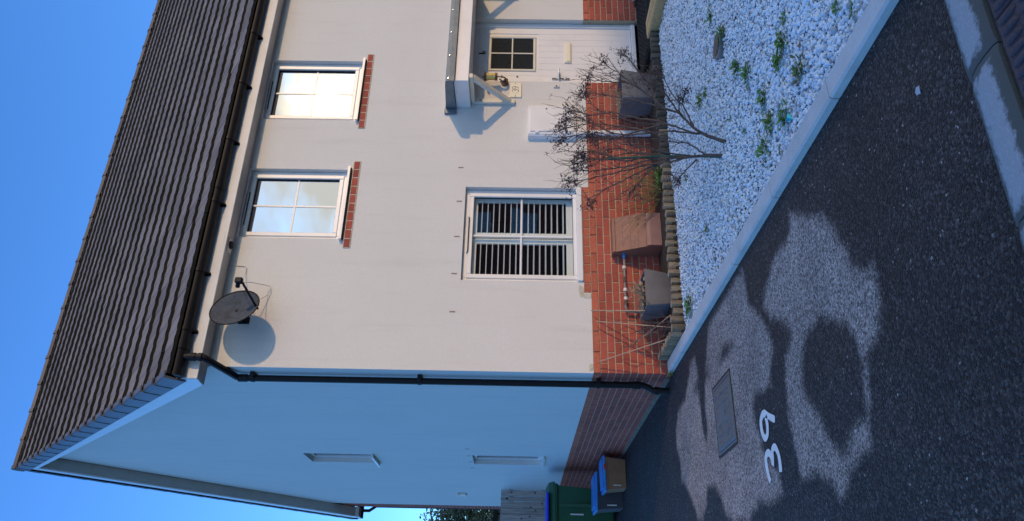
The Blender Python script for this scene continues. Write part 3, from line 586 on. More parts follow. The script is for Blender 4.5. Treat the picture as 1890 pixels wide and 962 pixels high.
# plantation shutters behind the ground floor glass
for x0, x1 in ((1.065, 1.583), (1.597, 2.115)):
    sh = MB(); ring(sh, x0, x1, .93, 2.15, .136, .166, .062, bev=.004); sh.box(x0+.05, x1-.05, .138, .164, .99, 1.03); sh.box(x0+.05, x1-.05, .138, .164, 2.03, 2.09); sh = sh.build('shutter', M['shutter'], gw)
sme = MB().prism([(-.031, -.002), (0, -.0055), (.031, -.002), (.031, .002), (0, .0055), (-.031, .002)], 0, 0, .394).mesh('slat', M['shutter'])
for sh, x0 in zip([o for o in gw.children if o.name.startswith('shutter')], (1.127, 1.659)):
    for i in range(15):
        link_mesh('slat', sme, gw, (x0, .151, 1.065+i*.0655), (R(9), 0, 0))
# gable windows
for (a, b, c, d) in GHOLE:
    w = MB()
    for q in ((a, a+.05, c, d), (b-.05, b, c, d)): w.box(.075, .13, q[0], q[1], q[2], q[3], bev=.005)
    w.box(.0765, .1285, a+.049, b-.049, d-.05, d-.001, bev=.005); w.box(.0765, .1285, a+.049, b-.049, c+.001, c+.06, bev=.005); w = w.build('window', M['white'], house)
    MB().add([(.10, a+.05, c+.06), (.10, b-.05, c+.06), (.10, b-.05, d-.05), (.10, a+.05, d-.05)], [(3, 2, 1, 0)]).build('pane', M['glass_up'], w)
    MB().box(.093, .107, (a+b)/2-.01, (a+b)/2+.01, c+.06, d-.05).build('glazing_bar', M['white'], w)
    sl = MB(); sl.prism([(-.06, c-.028), (.08, c-.012), (.08, c+.012), (-.06, c-.004)], 1, a-.03, b+.03); sl.build('sill', M['white'], w)
    MB().box(.135, 1.2, a-.2, b+.2, c-.2, d+.2).build('room_lining', M['room'], w)
# weep vents
for (x, z) in ((2.43, 2.24), (1.98, 2.235), (1.53, 2.24), (1.08, 2.245), (.64, 2.24)): MB().box(x-.006, x+.006, -.004, .01, z-.03, z+.03).build('weep_vent', M['copper'], house)
for y in (3.59, 4.06, 4.5, 4.96): MB().box(-.004, .01, y-.008, y+.008, 2.23, 2.29).build('weep_vent', M['copper'], house)
hk = MB(); hk.box(-.035, .0, 7.40, 7.58, 2.50, 2.66, bev=.01); hk.box(-.045, -.035, 7.38, 7.60, 2.64, 2.67); hk.build('wall_vent', M['cream'], house)

# ---- eaves
MB().box(-.195, XE, -.2, -.002, 4.676, 4.690).build('soffit', M['soffit'], house)
fb = MB(); fb.box(-.197, XE, -.216, -.2, 4.664, 4.86, bev=.003); fb.box(-.19, XE, -.2008, -.19, 4.668, 4.676); fb.build('fascia', M['white_dirty'], house)
# gutter: half round with thickness
def gutter_prof(cy, cz, ro, ri, n=12):
    o_ = [(cy+ro*math.cos(math.pi+math.pi*k/n), cz+ro*math.sin(math.pi+math.pi*k/n)) for k in range(n+1)]
    i_ = [(cy+ri*math.cos(2*math.pi-math.pi*k/n), cz+ri*math.sin(2*math.pi-math.pi*k/n)) for k in range(n+1)]
    return o_+i_
GY, GZ = -.283, 4.852
def gutter_piece(x0, x1, ro, ri, mb):
    p = gutter_prof(GY, GZ, ro, ri); n = len(p); V = [(x0, *q) for q in p]+[(x1, *q) for q in p]
    h = n//2; F = [(i, i+1, n+i+1, n+i) for i in range(n-1)]+[(n-1, 0, n, 2*n-1)]
    F += [(i, n-1-i, n-2-i, i+1) for i in range(h-1)]+[(n+i, n+i+1, 2*n-2-i, 2*n-1-i) for i in range(h-1)]
    mb.add(V, F)
gu = MB(); gutter_piece(-.19, XE, .064, .058, gu); gu = gu.build('gutter', M['black'], house, smooth='auto')
for x in (.28, .92, 1.75, 2.56, 3.36, 4.13, 4.93, 5.75):
    b = MB(); gutter_piece(x-.018, x+.018, .072, .0645, b); b.box(x-.02, x+.02, GY+.06, -.2165, GZ-.10, GZ+.02); b.prism([(GY-.02, GZ-.066), (GY+.066, GZ-.02), (GY+.067, GZ-.105), (GY+.05, GZ-.105)], 0, x-.006, x+.006); b.build('gutter_bracket', M['black'], gu)
for x in (.115, 1.95): 
    b = MB(); gutter_piece(x-.045, x+.045, .071, .0645, b); b.build('gutter_union', M['black'], gu, smooth='auto')
b = MB(); gutter_piece(-.2, -.165, .072, .0645, b); b.prism(gutter_prof(GY, GZ, .066, .001), 0, -.2, -.19); b.build('stop_end', M['black'], gu, smooth='auto')
dp = MB(); PX, PY = -.055, .20
dp.tube([(0.0, GY, 4.80), (0.0, GY, 4.65), (-.002, GY+.01, 4.615), (-.05, PY-.02, 4.435), (PX, PY, 4.40), (PX, PY, .30), (PX, PY+.0, .27), (PX-.03, PY, .20), (PX-.055, PY, .165), (PX-.055, PY, -.02)], .034, 14)
dp = dp.build('downpipe', M['black'], house, smooth='auto')
for q0, q1 in (((0, GY, 4.76), (0, GY, 4.69)), ((-.001, GY, 4.66), (-.001, GY, 4.625)), ((PX, PY, 4.42), (PX, PY, 4.33)), ((PX, PY, .36), (PX, PY, .29)), ((PX-.055, PY, .15), (PX-.055, PY, .10))): MB().tube([q0, q1], .0405, 14).build('pipe_collar', M['black'], dp, smooth='auto')
for z in (4.27, 2.55, .72):
    c = MB(); c.tube([(PX, PY, z-.018), (PX, PY, z+.018)], .040, 14); c.box(PX-.012, .0, PY-.062, PY-.038, z-.02, z+.02); c.box(PX-.012, .0, PY+.038, PY+.062, z-.02, z+.02); c.build('pipe_clip', M['black'], dp)
# rear eave corner: gutter end and thin downpipe
rp = MB(); rp.box(-.2, XE, 9.70, 9.80, 4.87, 4.99); rp.tube([(-.04, 9.74, 4.9), (-.04, 9.74, 4.74), (0.03, 9.52, 4.55), (0.03, 9.52, 0)], .034, 10); rp.build('rear_downpipe', M['black'], house)
# ---- bargeboards and verge
bb = MB(); bb.prism([(-.2, 4.664), (.0, 4.69), (4.66, 9.02), (4.66, 9.232), (-.2, 4.862)], 0, -.2, -.178); bb.build('bargeboard', M['white'], house)
bb = MB(); bb.prism([(4.66, 9.02), (9.58, 4.90), (9.69, 4.90), (9.69, 5.06), (4.66, 9.232)], 0, -.2, -.178); bb.build('bargeboard', M['white'], house)
bs = MB(); bs.prism([(4.66, 9.035), (9.50, 4.985), (9.50, 5.0), (4.66, 9.05)], 0, -.178, -.002); bs.box(-.178, -.002, 9.44, 9.69, 4.905, 4.985); bs.build('verge_soffit', M['soffit'], house)
be = MB(); be.prism([(-.198, 4.6765), (.0, 4.695), (4.6, 8.98), (4.6, 9.0), (-.05, 4.72)], 0, -.178, -.002); be.build('verge_soffit', M['soffit'], house)
# ---- roof
rf = MB(); rf.add([slope(-.17, 0, -.01), slope(XE+.1, 0, -.01), slope(XE+.1, SLEN, -.01), slope(-.17, SLEN, -.01)], [(0, 1, 2, 3)])
RE = (9.82, 5.08)
rf.add([(-.19, YR, ZR), (XE+.1, YR, ZR), (XE+.1, *RE), (-.19, *RE)], [(0, 1, 2, 3)])
rf = rf.build('roof', M['tile_edge'], house)
GAUGE, TW = .345, .300
def tile_verts():
    prof = [(0.0, .0), (.016, .003), (.045, .0048), (.074, .003), (.092, .0), (.150, -.002), (.166, .0025), (.195, .0048), (.224, .0025), (.24, .0), (.298, -.001)]
    V = []; F = []; MI = []; n = len(prof); l = GAUGE+.05
    for (x, h) in prof: V.append((x, -.012, .056+h))           # tail top
    for (x, h) in prof: V.append((x, l-.012, .016+h))          # head top
    for (x, h) in prof: V.append((x, -.012, .056+h*.35-.035))      # tail bottom
    for i in range(n-1):
        F.append((i, i+1, n+i+1, n+i)); MI.append(0); F.append((2*n+i, 2*n+i+1, i+1, i)); MI.append(1)
    for x, k in ((0, 0), (n-1, 1)):
        V += [(prof[x][0], l-.012, .016+prof[x][1]-.02)]
    F.append((0, n, 3*n, 2*n)); F.append((n-1, 2*n+n-1, 3*n+1, 2*n-1)); MI += [0, 0]
    F.append(tuple([2*n, 3*n, 3*n+1, 3*n-1])); MI.append(1)
    return V, F, MI
TV, TF, TMI = tile_verts()
tmb = MB(); tmb.v = list(TV); tmb.f = list(TF); tmb.mi = list(TMI); tme = tmb.mesh('roof_tile', [M['tile'], M['tile_edge']])
tiles = []
NR = int(SLEN/GAUGE)
for k in range(NR+1):
    xmax = 5.6+k/NR*5.0
    x = -.165
    while x < min(xmax, XE):
        s = k*GAUGE
        tiles.append(((Vector(slope(x, s, .05))-CAM).length, x, s)); x += TW
tiles.sort(); trest = MB()
for i, (d, x, s) in enumerate(tiles):
    j = random.uniform(-.007, .007); jx = random.uniform(-.003, .003); jr = random.uniform(-.012, .010)
    if x < -.2:
        pass
    if i < 300 and x > -.2:
        o = link_mesh('roof_tile', tme, rf, slope(x+jx, s+j, 0), (SA+jr, 0, 0))
    else:
        sc = 1.0; x0 = x
        cut = max(0, -.165-x)
        V = [slope(max(x+jx+v[0], -.165), s+j+v[1], v[2]+random.uniform(-.002, .002)) for v in TV]
        o_ = len(trest.v); trest.v += V; trest.f += [tuple(q+o_ for q in f_) for f_ in TF]; trest.mi += TMI
stuff(trest.build('roof_tile', [M['tile'], M['tile_edge']], rf))
# dry verge caps, stepping up with the tiles
vc = MB(); 
prof_v = [(-.204, -.150), (-.2145, -.132), (-.217, .0), (-.213, .062), (-.200, .074), (-.145, .076), (-.143, .062), (-.19, .060)]
def cap(mb, s0, s1, rear=False):
    V = []
    for s, dn in ((s0, .0), (s1, -.034)):
        for x, n in prof_v: V.append(slope(x-(.007 if dn == 0 else 0), s, n+(dn if n > 0 else dn*.3)+.004))
    n = len(prof_v)
    mb.add(V, [(i, i+1, n+i+1, n+i) for i in range(n-1)]+[tuple(range(n))[::-1]])
    return mb
for k in range(NR+1):
    s1 = min((k+1)*GAUGE+.03, SLEN)
    cap(MB(), k*GAUGE-.02, s1).build('verge_cap', M['verge'], rf)
rv = MB(); nst = 19
for k in range(nst):
    t0, t1 = k/nst, (k+1)/nst
    a = (YR+(RE[0]-YR)*t0, ZR+(RE[1]-ZR)*t0); b_ = (YR+(RE[0]-YR)*t1, ZR+(RE[1]-ZR)*t1)
    rv.prism([(a[0], a[1]-.10), (b_[0], b_[1]-.10), (b_[0]+.02, b_[1]+.055), (a[0], a[1]+.02)], 0, -.216, -.15)
rv.build('verge_strip', M['black'], rf)
# ridge tiles
rx = -.22
while rx < XE:
    l = .45; mb = MB(); n = 8; V = []
    for x, rr in ((rx, .118), (rx+.05, .118), (rx+.052, .108), (rx+l-.004, .106)):
        for k in range(n+1):
            an = math.pi*k/n; V.append((x, YR+rr*1.1*math.cos(an), ZR-.015+rr*math.sin(an)))
    m_ = n+1; mb.add(V, [(i*m_+k, i*m_+k+1, (i+1)*m_+k+1, (i+1)*m_+k) for i in range(3) for k in range(n)]+[tuple(range(m_)), tuple(range(3*m_, 4*m_))[::-1]])
    mb.build('ridge_tile', M['ridge'], rf, smooth='auto'); rx += l

# ---- front door
dr = MB(); dr.box(3.765, 4.648, .098, .14, .175, 2.112); dr = dr.build('door', M['white'], house)
fr = MB(); fr.box(3.703, 3.768, .075, .14, .13, 2.183, bev=.006); fr.box(4.645, 4.709, .075, .14, .13, 2.183, bev=.006); fr.box(3.767, 4.646, .0765, .1385, 2.11, 2.182, bev=.006); fr.build('door_frame', M['white'], dr)
MB().box(3.71, 4.70, .055, .139, .12, .172, bev=.006).build('threshold', M['white'], dr)
pw = (4.645-3.768)/9
for i in range(9):
    x = 3.768+i*pw
    if 3.93 < x+pw/2 < 4.50: rngs = ((.178, 1.36), (2.0, 2.108))
    else: rngs = ((.178, 2.108),)
    for a, b in rngs: MB().box(x+.0006, x+pw-.0006, .091, .1, a, b, bev=.0012).build('door_plank', M['white'], dr)
wf = MB(); ring(wf, 3.93, 4.50, 1.385, 1.985, .078, .105, .035); wf.box(4.207, 4.223, .080, .10, 1.42, 1.95); wf.box(3.965, 4.465, .0812, .0988, 1.677, 1.693); wf.build('door_window', M['cream'], dr)
for a, b in ((3.965, 4.207), (4.223, 4.465)):
    for c, d in ((1.42, 1.677), (1.693, 1.95)): MB().add([(a, .090, c), (b, .090, c), (b, .090, d), (a, .090, d)], [(0, 1, 2, 3)]).build('pane', M['obscure'], dr)
lb = MB(); lb.box(4.07, 4.40, .075, .092, .94, 1.025, bev=.004); lb.box(4.085, 4.385, .066, .077, .95, 1.0, bev=.006); lb.build('letterbox', M['plaque'], dr)
hd = MB(); hd.box(3.80, 3.832, .078, .092, .965, 1.185, bev=.004); hd.tube([(3.816, .08, 1.10), (3.816, .045, 1.10), (3.83, .040, 1.10), (3.94, .042, 1.10)], .011, 10); hd.lathe([(.008, 0), (.008, .014)], (3.816, .079, 1.02), (0, -1, 0), 10); hd.build('handle', M['steel'], dr, smooth='auto')
MB().lathe([(.012, 0), (.012, .006), (.006, .008)], (3.845, .091, 1.615), (0, -1, 0), 12).build('spyhole', M['iron'], dr)
hko = MB(); hko.box(4.205, 4.222, .086, .091, 2.03, 2.112); hko.tube([(4.213, .088, 2.04), (4.213, .07, 2.02), (4.213, .05, 2.03), (4.213, .045, 2.06)], .005, 6); hko.tube([(4.19, .07, 2.03), (4.213, .06, 2.06), (4.235, .07, 2.03)], .004, 6); hko.build('wreath_hook', M['black'], dr)
# ---- porch canopy
cn_ = MB(); CX0, CX1 = 3.28, 5.16
cn_.box(CX0, CX1, -.50, -.003, 2.165, 2.335, bev=.004); cn_ = cn_.build('porch_canopy', M['white'], house)
ld = MB(); ld.prism([(-.535, 2.325), (-.515, 2.325), (-.515, 2.34), (-.002, 2.34), (-.002, 2.47), (-.03, 2.46), (-.45, 2.435), (-.525, 2.425), (-.538, 2.38)], 0, CX0-.03, CX1+.03); ld.box(CX0-.10, CX0-.031, -.03, -.002, 2.335, 2.475, bev=.004); ld.build('lead_cap', M['lead'], cn_)
for x in (3.28, 3.62, 3.97, 4.32, 4.67, 5.02): MB().lathe([(.011, 0), (.011, .004), (.004, .008)], (x, -.536, 2.395), (0, -1, .1), 10).build('cap_screw', M['steel'], cn_)
for x in (3.335, 5.05):
    bk = MB(); bk.box(x, x+.065, -.042, -.002, 1.635, 2.160, bev=.006); bk.box(x, x+.065, -.49, -.043, 2.115, 2.163, bev=.006)
    bk.prism([(-.48, 2.112), (-.40, 2.112), (-.044, 1.76), (-.044, 1.68)], 0, x+.008, x+.057); bk.prism([(-.475, 2.10), (-.43, 2.112), (-.046, 1.735), (-.046, 1.705)], 0, x+.004, x+.061)
    bk = bk.build('canopy_bracket', M['cream'], cn_)
    for z in (1.69, 2.05): MB().lathe([(.009, 0), (.009, .003)], (x+.033, -.042, z), (0, -1, 0), 8).build('bolt', M['iron'], cn_)

# ---- white meter cupboard on the wall and its pipe
mbx = thing('meter_cupboard', 'white wall mounted meter cupboard with closed door left of the entrance', 'meter cupboard', (3.06, 0, .91)); S = Sub(mbx)
bx = MB(); bx.prism([(2.83, .0), (3.30, .0), (3.30, -.035), (2.87, -.075), (2.845, -.06)], 2, .915, 1.475); S.build(bx, 'cabinet', M['white'])
dd = MB(); dd.box(2.895, 3.275, -.085, -.04, .935, 1.45, bev=.006); dd = S.build(dd, 'door', M['white'])
S.build(MB().lathe([(.010, 0), (.010, .004)], (3.22, -.085, 1.26), (0, -1, 0), 10), 'lock', M['iron'])
for z in (1.02, 1.37): S.build(MB().box(2.875, 2.90, -.09, -.07, z-.02, z+.02), 'hinge', M['white'])
pp = MB(); pp.box(2.885, 2.955, -.055, -.003, -.02, .914, bev=.012); S.build(pp, 'conduit', M['white'])

# ---- doorbell, plaque, lantern
db = thing('doorbell', 'small white doorbell button on the render beside the door handle', 'doorbell', (3.62, 0, 1.135)); S = Sub(db)
S.build(MB().box(3.602, 3.638, -.018, 0, 1.10, 1.17, bev=.005), 'case', M['white_dirty']); S.build(MB().lathe([(.010, 0), (.010, .005), (.006, .007)], (3.62, -.018, 1.135), (0, -1, 0), 12), 'button', M['iron'])
pq = thing('number_plaque', 'small cream house number plaque with dark numerals beside the door', 'plaque', (3.555, 0, 1.63)); S = Sub(pq)
S.build(MB().box(3.445, 3.665, -.016, 0, 1.56, 1.70, bev=.003), 'tile', M['plaque'])
ink = MB()
def stroke(mb, pts, w, y):
    n = len(pts); V = []
    for i, (x, z) in enumerate(pts):
        a = Vector(pts[max(i-1, 0)]); b = Vector(pts[min(i+1, n-1)]); t = (b-a).normalized(); s = Vector((-t.y, t.x))*w; V += [(x+s.x, y, z+s.y), (x-s.x, y, z-s.y)]
    mb.add(V, [(2*i, 2*i+1, 2*i+3, 2*i+2) for i in range(n-1)])
def arc(cx, cz, rx, rz, a0, a1, n=10): return [(cx+rx*math.cos(R(a0+(a1-a0)*k/n)), cz+rz*math.sin(R(a0+(a1-a0)*k/n))) for k in range(n+1)]
stroke(ink, arc(3.540, 1.655, .016, .018, 150, -90), .0035, -.0165); stroke(ink, arc(3.540, 1.616, .018, .021, 90, -150), .0038, -.0165)
stroke(ink, arc(3.584, 1.650, .018, .022, 0, 360, 16), .0035, -.0165); stroke(ink, [(3.602, 1.65), (3.601, 1.62), (3.590, 1.600), (3.575, 1.594)], .0038, -.0165)
stroke(ink, [(3.640, 1.632), (3.664, 1.632)], .003, -.0165); stroke(ink, [(3.447, 1.632), (3.482, 1.632)], .003, -.0165); stroke(ink, [(3.505, 1.60), (3.505, 1.665)], .0018, -.0165)
S.build(ink, 'numerals', M['plaque_ink'])
ln = thing('wall_lantern', 'brass barrel wall lantern on a scrolled iron bracket under the canopy', 'lantern', (3.60, 0, 1.85)); S = Sub(ln)
LX, LY = 3.665, -.12
S.build(MB().lathe([(.044, 0), (.044, .10)], (LX, LY, 1.885), (0, 0, 1), 18), 'glass', M['brass'], smooth='auto') if False else None
gl = MB().lathe([(.043, 0), (.043, .105)], (LX, LY, 1.88), (0, 0, 1), 18); S.build(gl, 'barrel', M['brass'])
S.build(MB().lathe([(.05, 0), (.05, .012), (.07, .014), (.066, .022), (.03, .034), (.012, .038), (.010, .05), (.004, .06)], (LX, LY, 1.985), (0, 0, 1), 18), 'cap', M['iron'])
S.build(MB().lathe([(.048, 0), (.048, .010), (.043, .012), (.043, .018), (.05, .02), (.05, .028)], (LX, LY, 1.852), (0, 0, 1), 18), 'base_ring', M['iron'])
bk = MB(); bk.tube([(LX, LY, 1.855), (LX, LY, 1.79)], .007, 8); bk.tube([(LX-.02, LY, 1.80), (LX+.025, LY, 1.80)], .006, 8)
def scroll(c, r, a0, a1, dirn): return [(c[0], c[1]+r*(1-.55*k/16)*math.cos(R(a0+(a1-a0)*k/16)), c[2]+r*(1-.55*k/16)*math.sin(R(a0+(a1-a0)*k/16))) for k in range(17)]
bk.tube([(LX, LY, 1.80), (LX, LY+.01, 1.77), (LX, LY+.03, 1.755), (LX, LY+.07, 1.755), (LX, -.015, 1.77)], .009, 8)
bk.tube([(LX-.04, LY+.04, 1.82), (LX-.055, LY+.05, 1.78), (LX-.05, LY+.06, 1.745), (LX-.02, LY+.07, 1.73), (LX+.02, LY+.07, 1.735), (LX+.03, LY+.07, 1.755), (LX+.012, LY+.07, 1.77), (LX-.005, LY+.07, 1.758)], .010, 8)
bk.tube([(LX-.005, LY+.03, 1.83), (LX-.03, LY+.04, 1.80), (LX-.035, LY+.05, 1.765), (LX-.02, LY+.06, 1.745)], .009, 8)
S.build(bk, 'scroll_bracket', M['iron'], smooth=True); S.build(MB().lathe([(.045, 0), (.045, .012), (.03, .018)], (LX, 0, 1.765), (0, -1, 0), 16), 'back_plate', M['iron'])

# ---- satellite dish
DC = Vector((.523, -.30, 4.403)); DA, DE = R(18.8), R(10.5); dn_ = Vector((math.sin(DA)*math.cos(DE), -math.cos(DA)*math.cos(DE), math.sin(DE))).normalized()
dx = Vector((math.cos(DA), math.sin(DA), 0)); dy = dn_.cross(dx); dy = dy if dy.z > 0 else -dy
sd = thing('satellite_dish', 'dark grey satellite dish fixed high on the wall under the eaves', 'satellite dish', (.42, 0, 4.42)); S = Sub(sd)
RX, RZ = .2235, .2608
dm = MB(); V = []; nr, ns = 7, 28
for side in (0, 1):
    for i in range(nr+1):
        q = i/nr
        for k in range(ns):
            an = 2*math.pi*k/ns; V.append(DC+dx*(RX*q*math.cos(an))+dy*(RZ*q*math.sin(an))+dn_*(.055*q*q-.055-(.006 if side else 0)))
F = []; b0 = (nr+1)*ns
for i in range(nr):
    for k in range(ns):
        k2 = (k+1) % ns; F.append((i*ns+k, (i+1)*ns+k, (i+1)*ns+k2, i*ns+k2)); F.append((b0+i*ns+k, b0+i*ns+k2, b0+(i+1)*ns+k2, b0+(i+1)*ns+k))
for k in range(ns): F.append((nr*ns+k, b0+nr*ns+k, b0+nr*ns+(k+1) % ns, nr*ns+(k+1) % ns))
dm.add(V, F); dish = S.build(dm, 'reflector', M['dish'], smooth=True)
rimm = MB(); rimm.tube([DC+dx*(RX*math.cos(2*math.pi*k/28))+dy*(RZ*math.sin(2*math.pi*k/28)) for k in range(29)], .0055, 6, cap=False); S.build(rimm, 'rim', M['black'], smooth=True)
LN = Vector((.705, -.54, 4.315)); bot = DC-dy*(RZ*.86)-dn_*.01
am = MB(); am.tube([bot-dn_*.05, bot+dn_*.02, LN-Vector((0, 0, .03))], .012, 8); S.build(am, 'feed_arm', M['black'])
lnb = MB(); la = (DC-LN).normalized(); lnb.lathe([(.028, 0), (.030, .03), (.022, .035), (.022, .09)], LN-la*.02+la*.0, la, 14); lnb.box(LN.x-.03, LN.x+.03, LN.y-.035, LN.y+.02, LN.z-.045, LN.z+.03, bev=.01); S.build(lnb, 'receiver', M['black'])
bm_ = MB(); bm_.tube([DC-dn_*.05, DC-dn_*.12, Vector((.50, -.12, 4.40)), Vector((.50, -.01, 4.40))], .018, 10); bm_.box(.46, .54, -.010, 0, 4.34, 4.46, bev=.004); S.build(bm_, 'bracket', M['black'])
cb = MB(); cb.tube([(1.13, -.012, 4.672), (1.128, -.008, 4.60), (1.12, -.006, 4.50), (1.10, -.006, 4.475), (1.03, -.02, 4.478), (.93, -.10, 4.46), (.80, -.30, 4.40), (LN.x, LN.y+.04, LN.z)], .0035, 6)
cb.tube([(LN.x, LN.y+.04, LN.z-.02), (.80, -.30, 4.28), (.88, -.06, 4.22), (.885, -.02, 4.185), (.85, -.015, 4.17), (.78, -.03, 4.19), (.66, -.12, 4.27), (.5, -.06, 4.36)], .0035, 6); S.build(cb, 'cable', M['cable'])
el = thing('eaves_light', 'small black square fitting on the soffit beside the satellite dish', 'light fitting', (1.32, -.09, 4.675)); S = Sub(el)
S.build(MB().box(1.24, 1.40, -.15, -.04, 4.665, 4.6755, bev=.004), 'plate', M['cream']); S.build(MB().lathe([(.045, 0), (.04, .02), (.02, .028)], (1.33, -.095, 4.665), (0, 0, -1), 16), 'lens', M['black'])

# ================================================================= GARDEN STRIP
GZ0 = .014
gb = MB(); gb.add([(.118, -5.24, .002), (7.5, -5.24, .002), (7.5, -.74, .002), (.118, -.74, .002)], [(0, 1, 2, 3)])
struct(gb.build('gravel_bed', M['soil']))
sb = MB(); sb.box(.16, 4.2, -.78, .0, -.02, .045); struct(sb.build('flower_bed', M['soil']))
# white pebbles: individually shaped stones, one joined mass
def ico(sub):
    import bmesh
    bm = bmesh.new(); bmesh.ops.create_icosphere(bm, subdivisions=sub, radius=1.0); v = np.array([x.co[:] for x in bm.verts]); f = np.array([[q.index for q in p.verts] for p in bm.faces]); bm.free(); return v, f
def pebbles(xy, size, z0, sub, lift):
    v, f = ico(sub); n = len(xy); nv = len(v)
    sc = size[:, None]*np.stack([rng.uniform(.75, 1.25, n), rng.uniform(.6, 1.0, n), rng.uniform(.5, .8, n)], 1)
    P = v[None]*sc[:, None, :]*(1+.16*rng.standard_normal((n, nv, 1)).clip(-1.5, 1.5))
    a = rng.uniform(0, 6.283, n); t = rng.uniform(-.6, .6, n); ca, sa, ct, st = np.cos(a), np.sin(a), np.cos(t), np.sin(t)
    x, y, z = P[..., 0], P[..., 1], P[..., 2]
    y, z = y*ct[:, None]-z*st[:, None], y*st[:, None]+z*ct[:, None]
    x, y = x*ca[:, None]-y*sa[:, None], x*sa[:, None]+y*ca[:, None]
    Q = np.stack([x+xy[:, 0:1], y+xy[:, 1:2], z+(z0+lift)[:, None]], -1).reshape(-1, 3)
    F = (f[None]+(np.arange(n)*nv)[:, None, None]).reshape(-1, 3); return Q, F
cell = .0155; gx = np.arange(.125, 5.6, cell); gy = np.arange(-5.2, -.84, cell); GX, GYY = np.meshgrid(gx, gy); xy = np.stack([GX.ravel(), GYY.ravel()], 1)+rng.uniform(-.007, .007, (GX.size, 2))
# keep what the picture (or a step aside) can see: left of a line running from the near kerb end to the sleeper
keep = (xy[:, 0] < .9+(xy[:, 1]+5.2)*1.02) & (xy[:, 0] > .134) & ~((xy[:, 0] > 3.74) & (xy[:, 1] > -1.8))
keep &= ((np.abs((xy[:, 0]-1.735)*.788-(xy[:, 1]+2.795)*.616) > .098) | (np.abs((xy[:, 0]-1.735)*.616+(xy[:, 1]+2.795)*.788) > .096))
xy = xy[keep]; hgt = np.array([.012*mnoise.noise(Vector((a*1.7, b*1.7, 0)))+.010*mnoise.noise(Vector((a*6, b*6, 3))) for a, b in xy])
near = xy[:, 1] < -3.5
QS = []; FS = []; o_ = 0
for msk, sub in ((near, 2), (~near, 1)):
    n = int(msk.sum()); size = np.clip(rng.normal(.0118, .0030, n), .006, .021)
    Q, F = pebbles(xy[msk], size, GZ0+hgt[msk]*.8, sub, rng.uniform(-.012, .010, n)); QS.append(Q); FS.append(F+o_); o_ += len(Q)
Q = np.concatenate(QS); F = np.concatenate(FS)
me = bpy.data.meshes.new('gravel'); me.vertices.add(len(Q)); me.vertices.foreach_set('co', Q.astype(np.float32).ravel()); me.loops.add(F.size); me.loops.foreach_set('vertex_index', F.astype(np.int32).ravel())
me.polygons.add(len(F)); me.polygons.foreach_set('loop_start', (np.arange(len(F))*3).astype(np.int32)); me.polygons.foreach_set('loop_total', np.full(len(F), 3, np.int32)); me.materials.append(M['pebble']); me.update(calc_edges=True)
me.polygons.foreach_set('use_smooth', [True]*len(F)); o = bpy.data.objects.new('gravel', me); col.objects.link(o); stuff(o); o['label'] = 'white and grey pebbles filling the garden bed'

# log edging: upright half buried logs
le = thing('log_edging', 'row of short upright weathered logs edging the white gravel', 'log edging', (.13, -.80, 0)); S = Sub(le)
def log(x, y, r, h, tx=0, ty=0):
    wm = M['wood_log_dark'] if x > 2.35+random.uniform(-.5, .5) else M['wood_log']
    mb = MB(); n = 10; prof_ = [(1.0, -.03), (1.0, h*.5), (.985, h-.012), (.90, h-.002)]; V = []
    ph = random.random()*6; sq = [1+.08*mnoise.noise(Vector((k*1.7, ph, 0))) for k in range(n)]
    for q, z in prof_:
        for k in range(n):
            an = 6.2832*k/n+ph; V.append((r*q*sq[k]*math.cos(an), r*q*sq[k]*math.sin(an), z))
    mb.add(V, [(i*n+k, i*n+(k+1) % n, (i+1)*n+(k+1) % n, (i+1)*n+k) for i in range(3) for k in range(n)]); mb.add([V[3*n+k] for k in range(n)], [tuple(range(n))], 1)
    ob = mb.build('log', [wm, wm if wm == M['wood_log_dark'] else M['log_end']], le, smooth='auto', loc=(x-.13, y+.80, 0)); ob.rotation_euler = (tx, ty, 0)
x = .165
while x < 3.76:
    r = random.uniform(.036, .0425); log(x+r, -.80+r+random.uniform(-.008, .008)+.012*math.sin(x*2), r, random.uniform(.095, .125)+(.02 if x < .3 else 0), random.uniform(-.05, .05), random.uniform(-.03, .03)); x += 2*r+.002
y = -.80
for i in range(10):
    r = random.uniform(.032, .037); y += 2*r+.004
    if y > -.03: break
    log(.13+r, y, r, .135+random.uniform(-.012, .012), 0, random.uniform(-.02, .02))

# timber sleeper by the door, rubber step mat, pale stones behind
sp = thing('timber_sleeper', 'broad weathered timber sleeper beside the doorstep', 'sleeper', (3.93, -1.2, 0)); S = Sub(sp)
S.build(MB().box(3.80, 4.06, -1.85, -.64, -.02, .125, bev=.014), 'timber', M['sleeper'])
cr = MB()
for xx, y0_, y1_ in ((3.87, -1.8, -.9), (3.93, -1.5, -.66), (3.99, -1.84, -1.1)): cr.tube([(xx+.006*math.sin(k*1.9), y0_+(y1_-y0_)*k/8, .1245) for k in range(9)], [.001, .002, .003, .0025, .003, .002, .003, .002, .001], 5)
S.build(cr, 'crack', M['soil'])
mt = thing('door_mat', 'black rubber grid mat on the step below the front door', 'door mat', (4.2, -.25, .10)); S = Sub(mt)
S.build(MB().box(3.72, 4.92, -.60, -.03, .02, .098, bev=.006), 'mat_base', M['black_matt'])
gr = MB()
for i in range(16): gr.box(3.74+i*.074, 3.752+i*.074, -.585, -.045, .097, .108)
for j in range(9): gr.box(3.74, 4.90, -.585+j*.066, -.573+j*.066, .0965, .1075)
S.build(gr, 'grid', M['black_matt'])
dsl = MB(); dsl.box(3.74, 4.94, -.68, -.61, .0, .12, bev=.008); S.build(dsl, 'timber_edge', M['sleeper']) if False else None
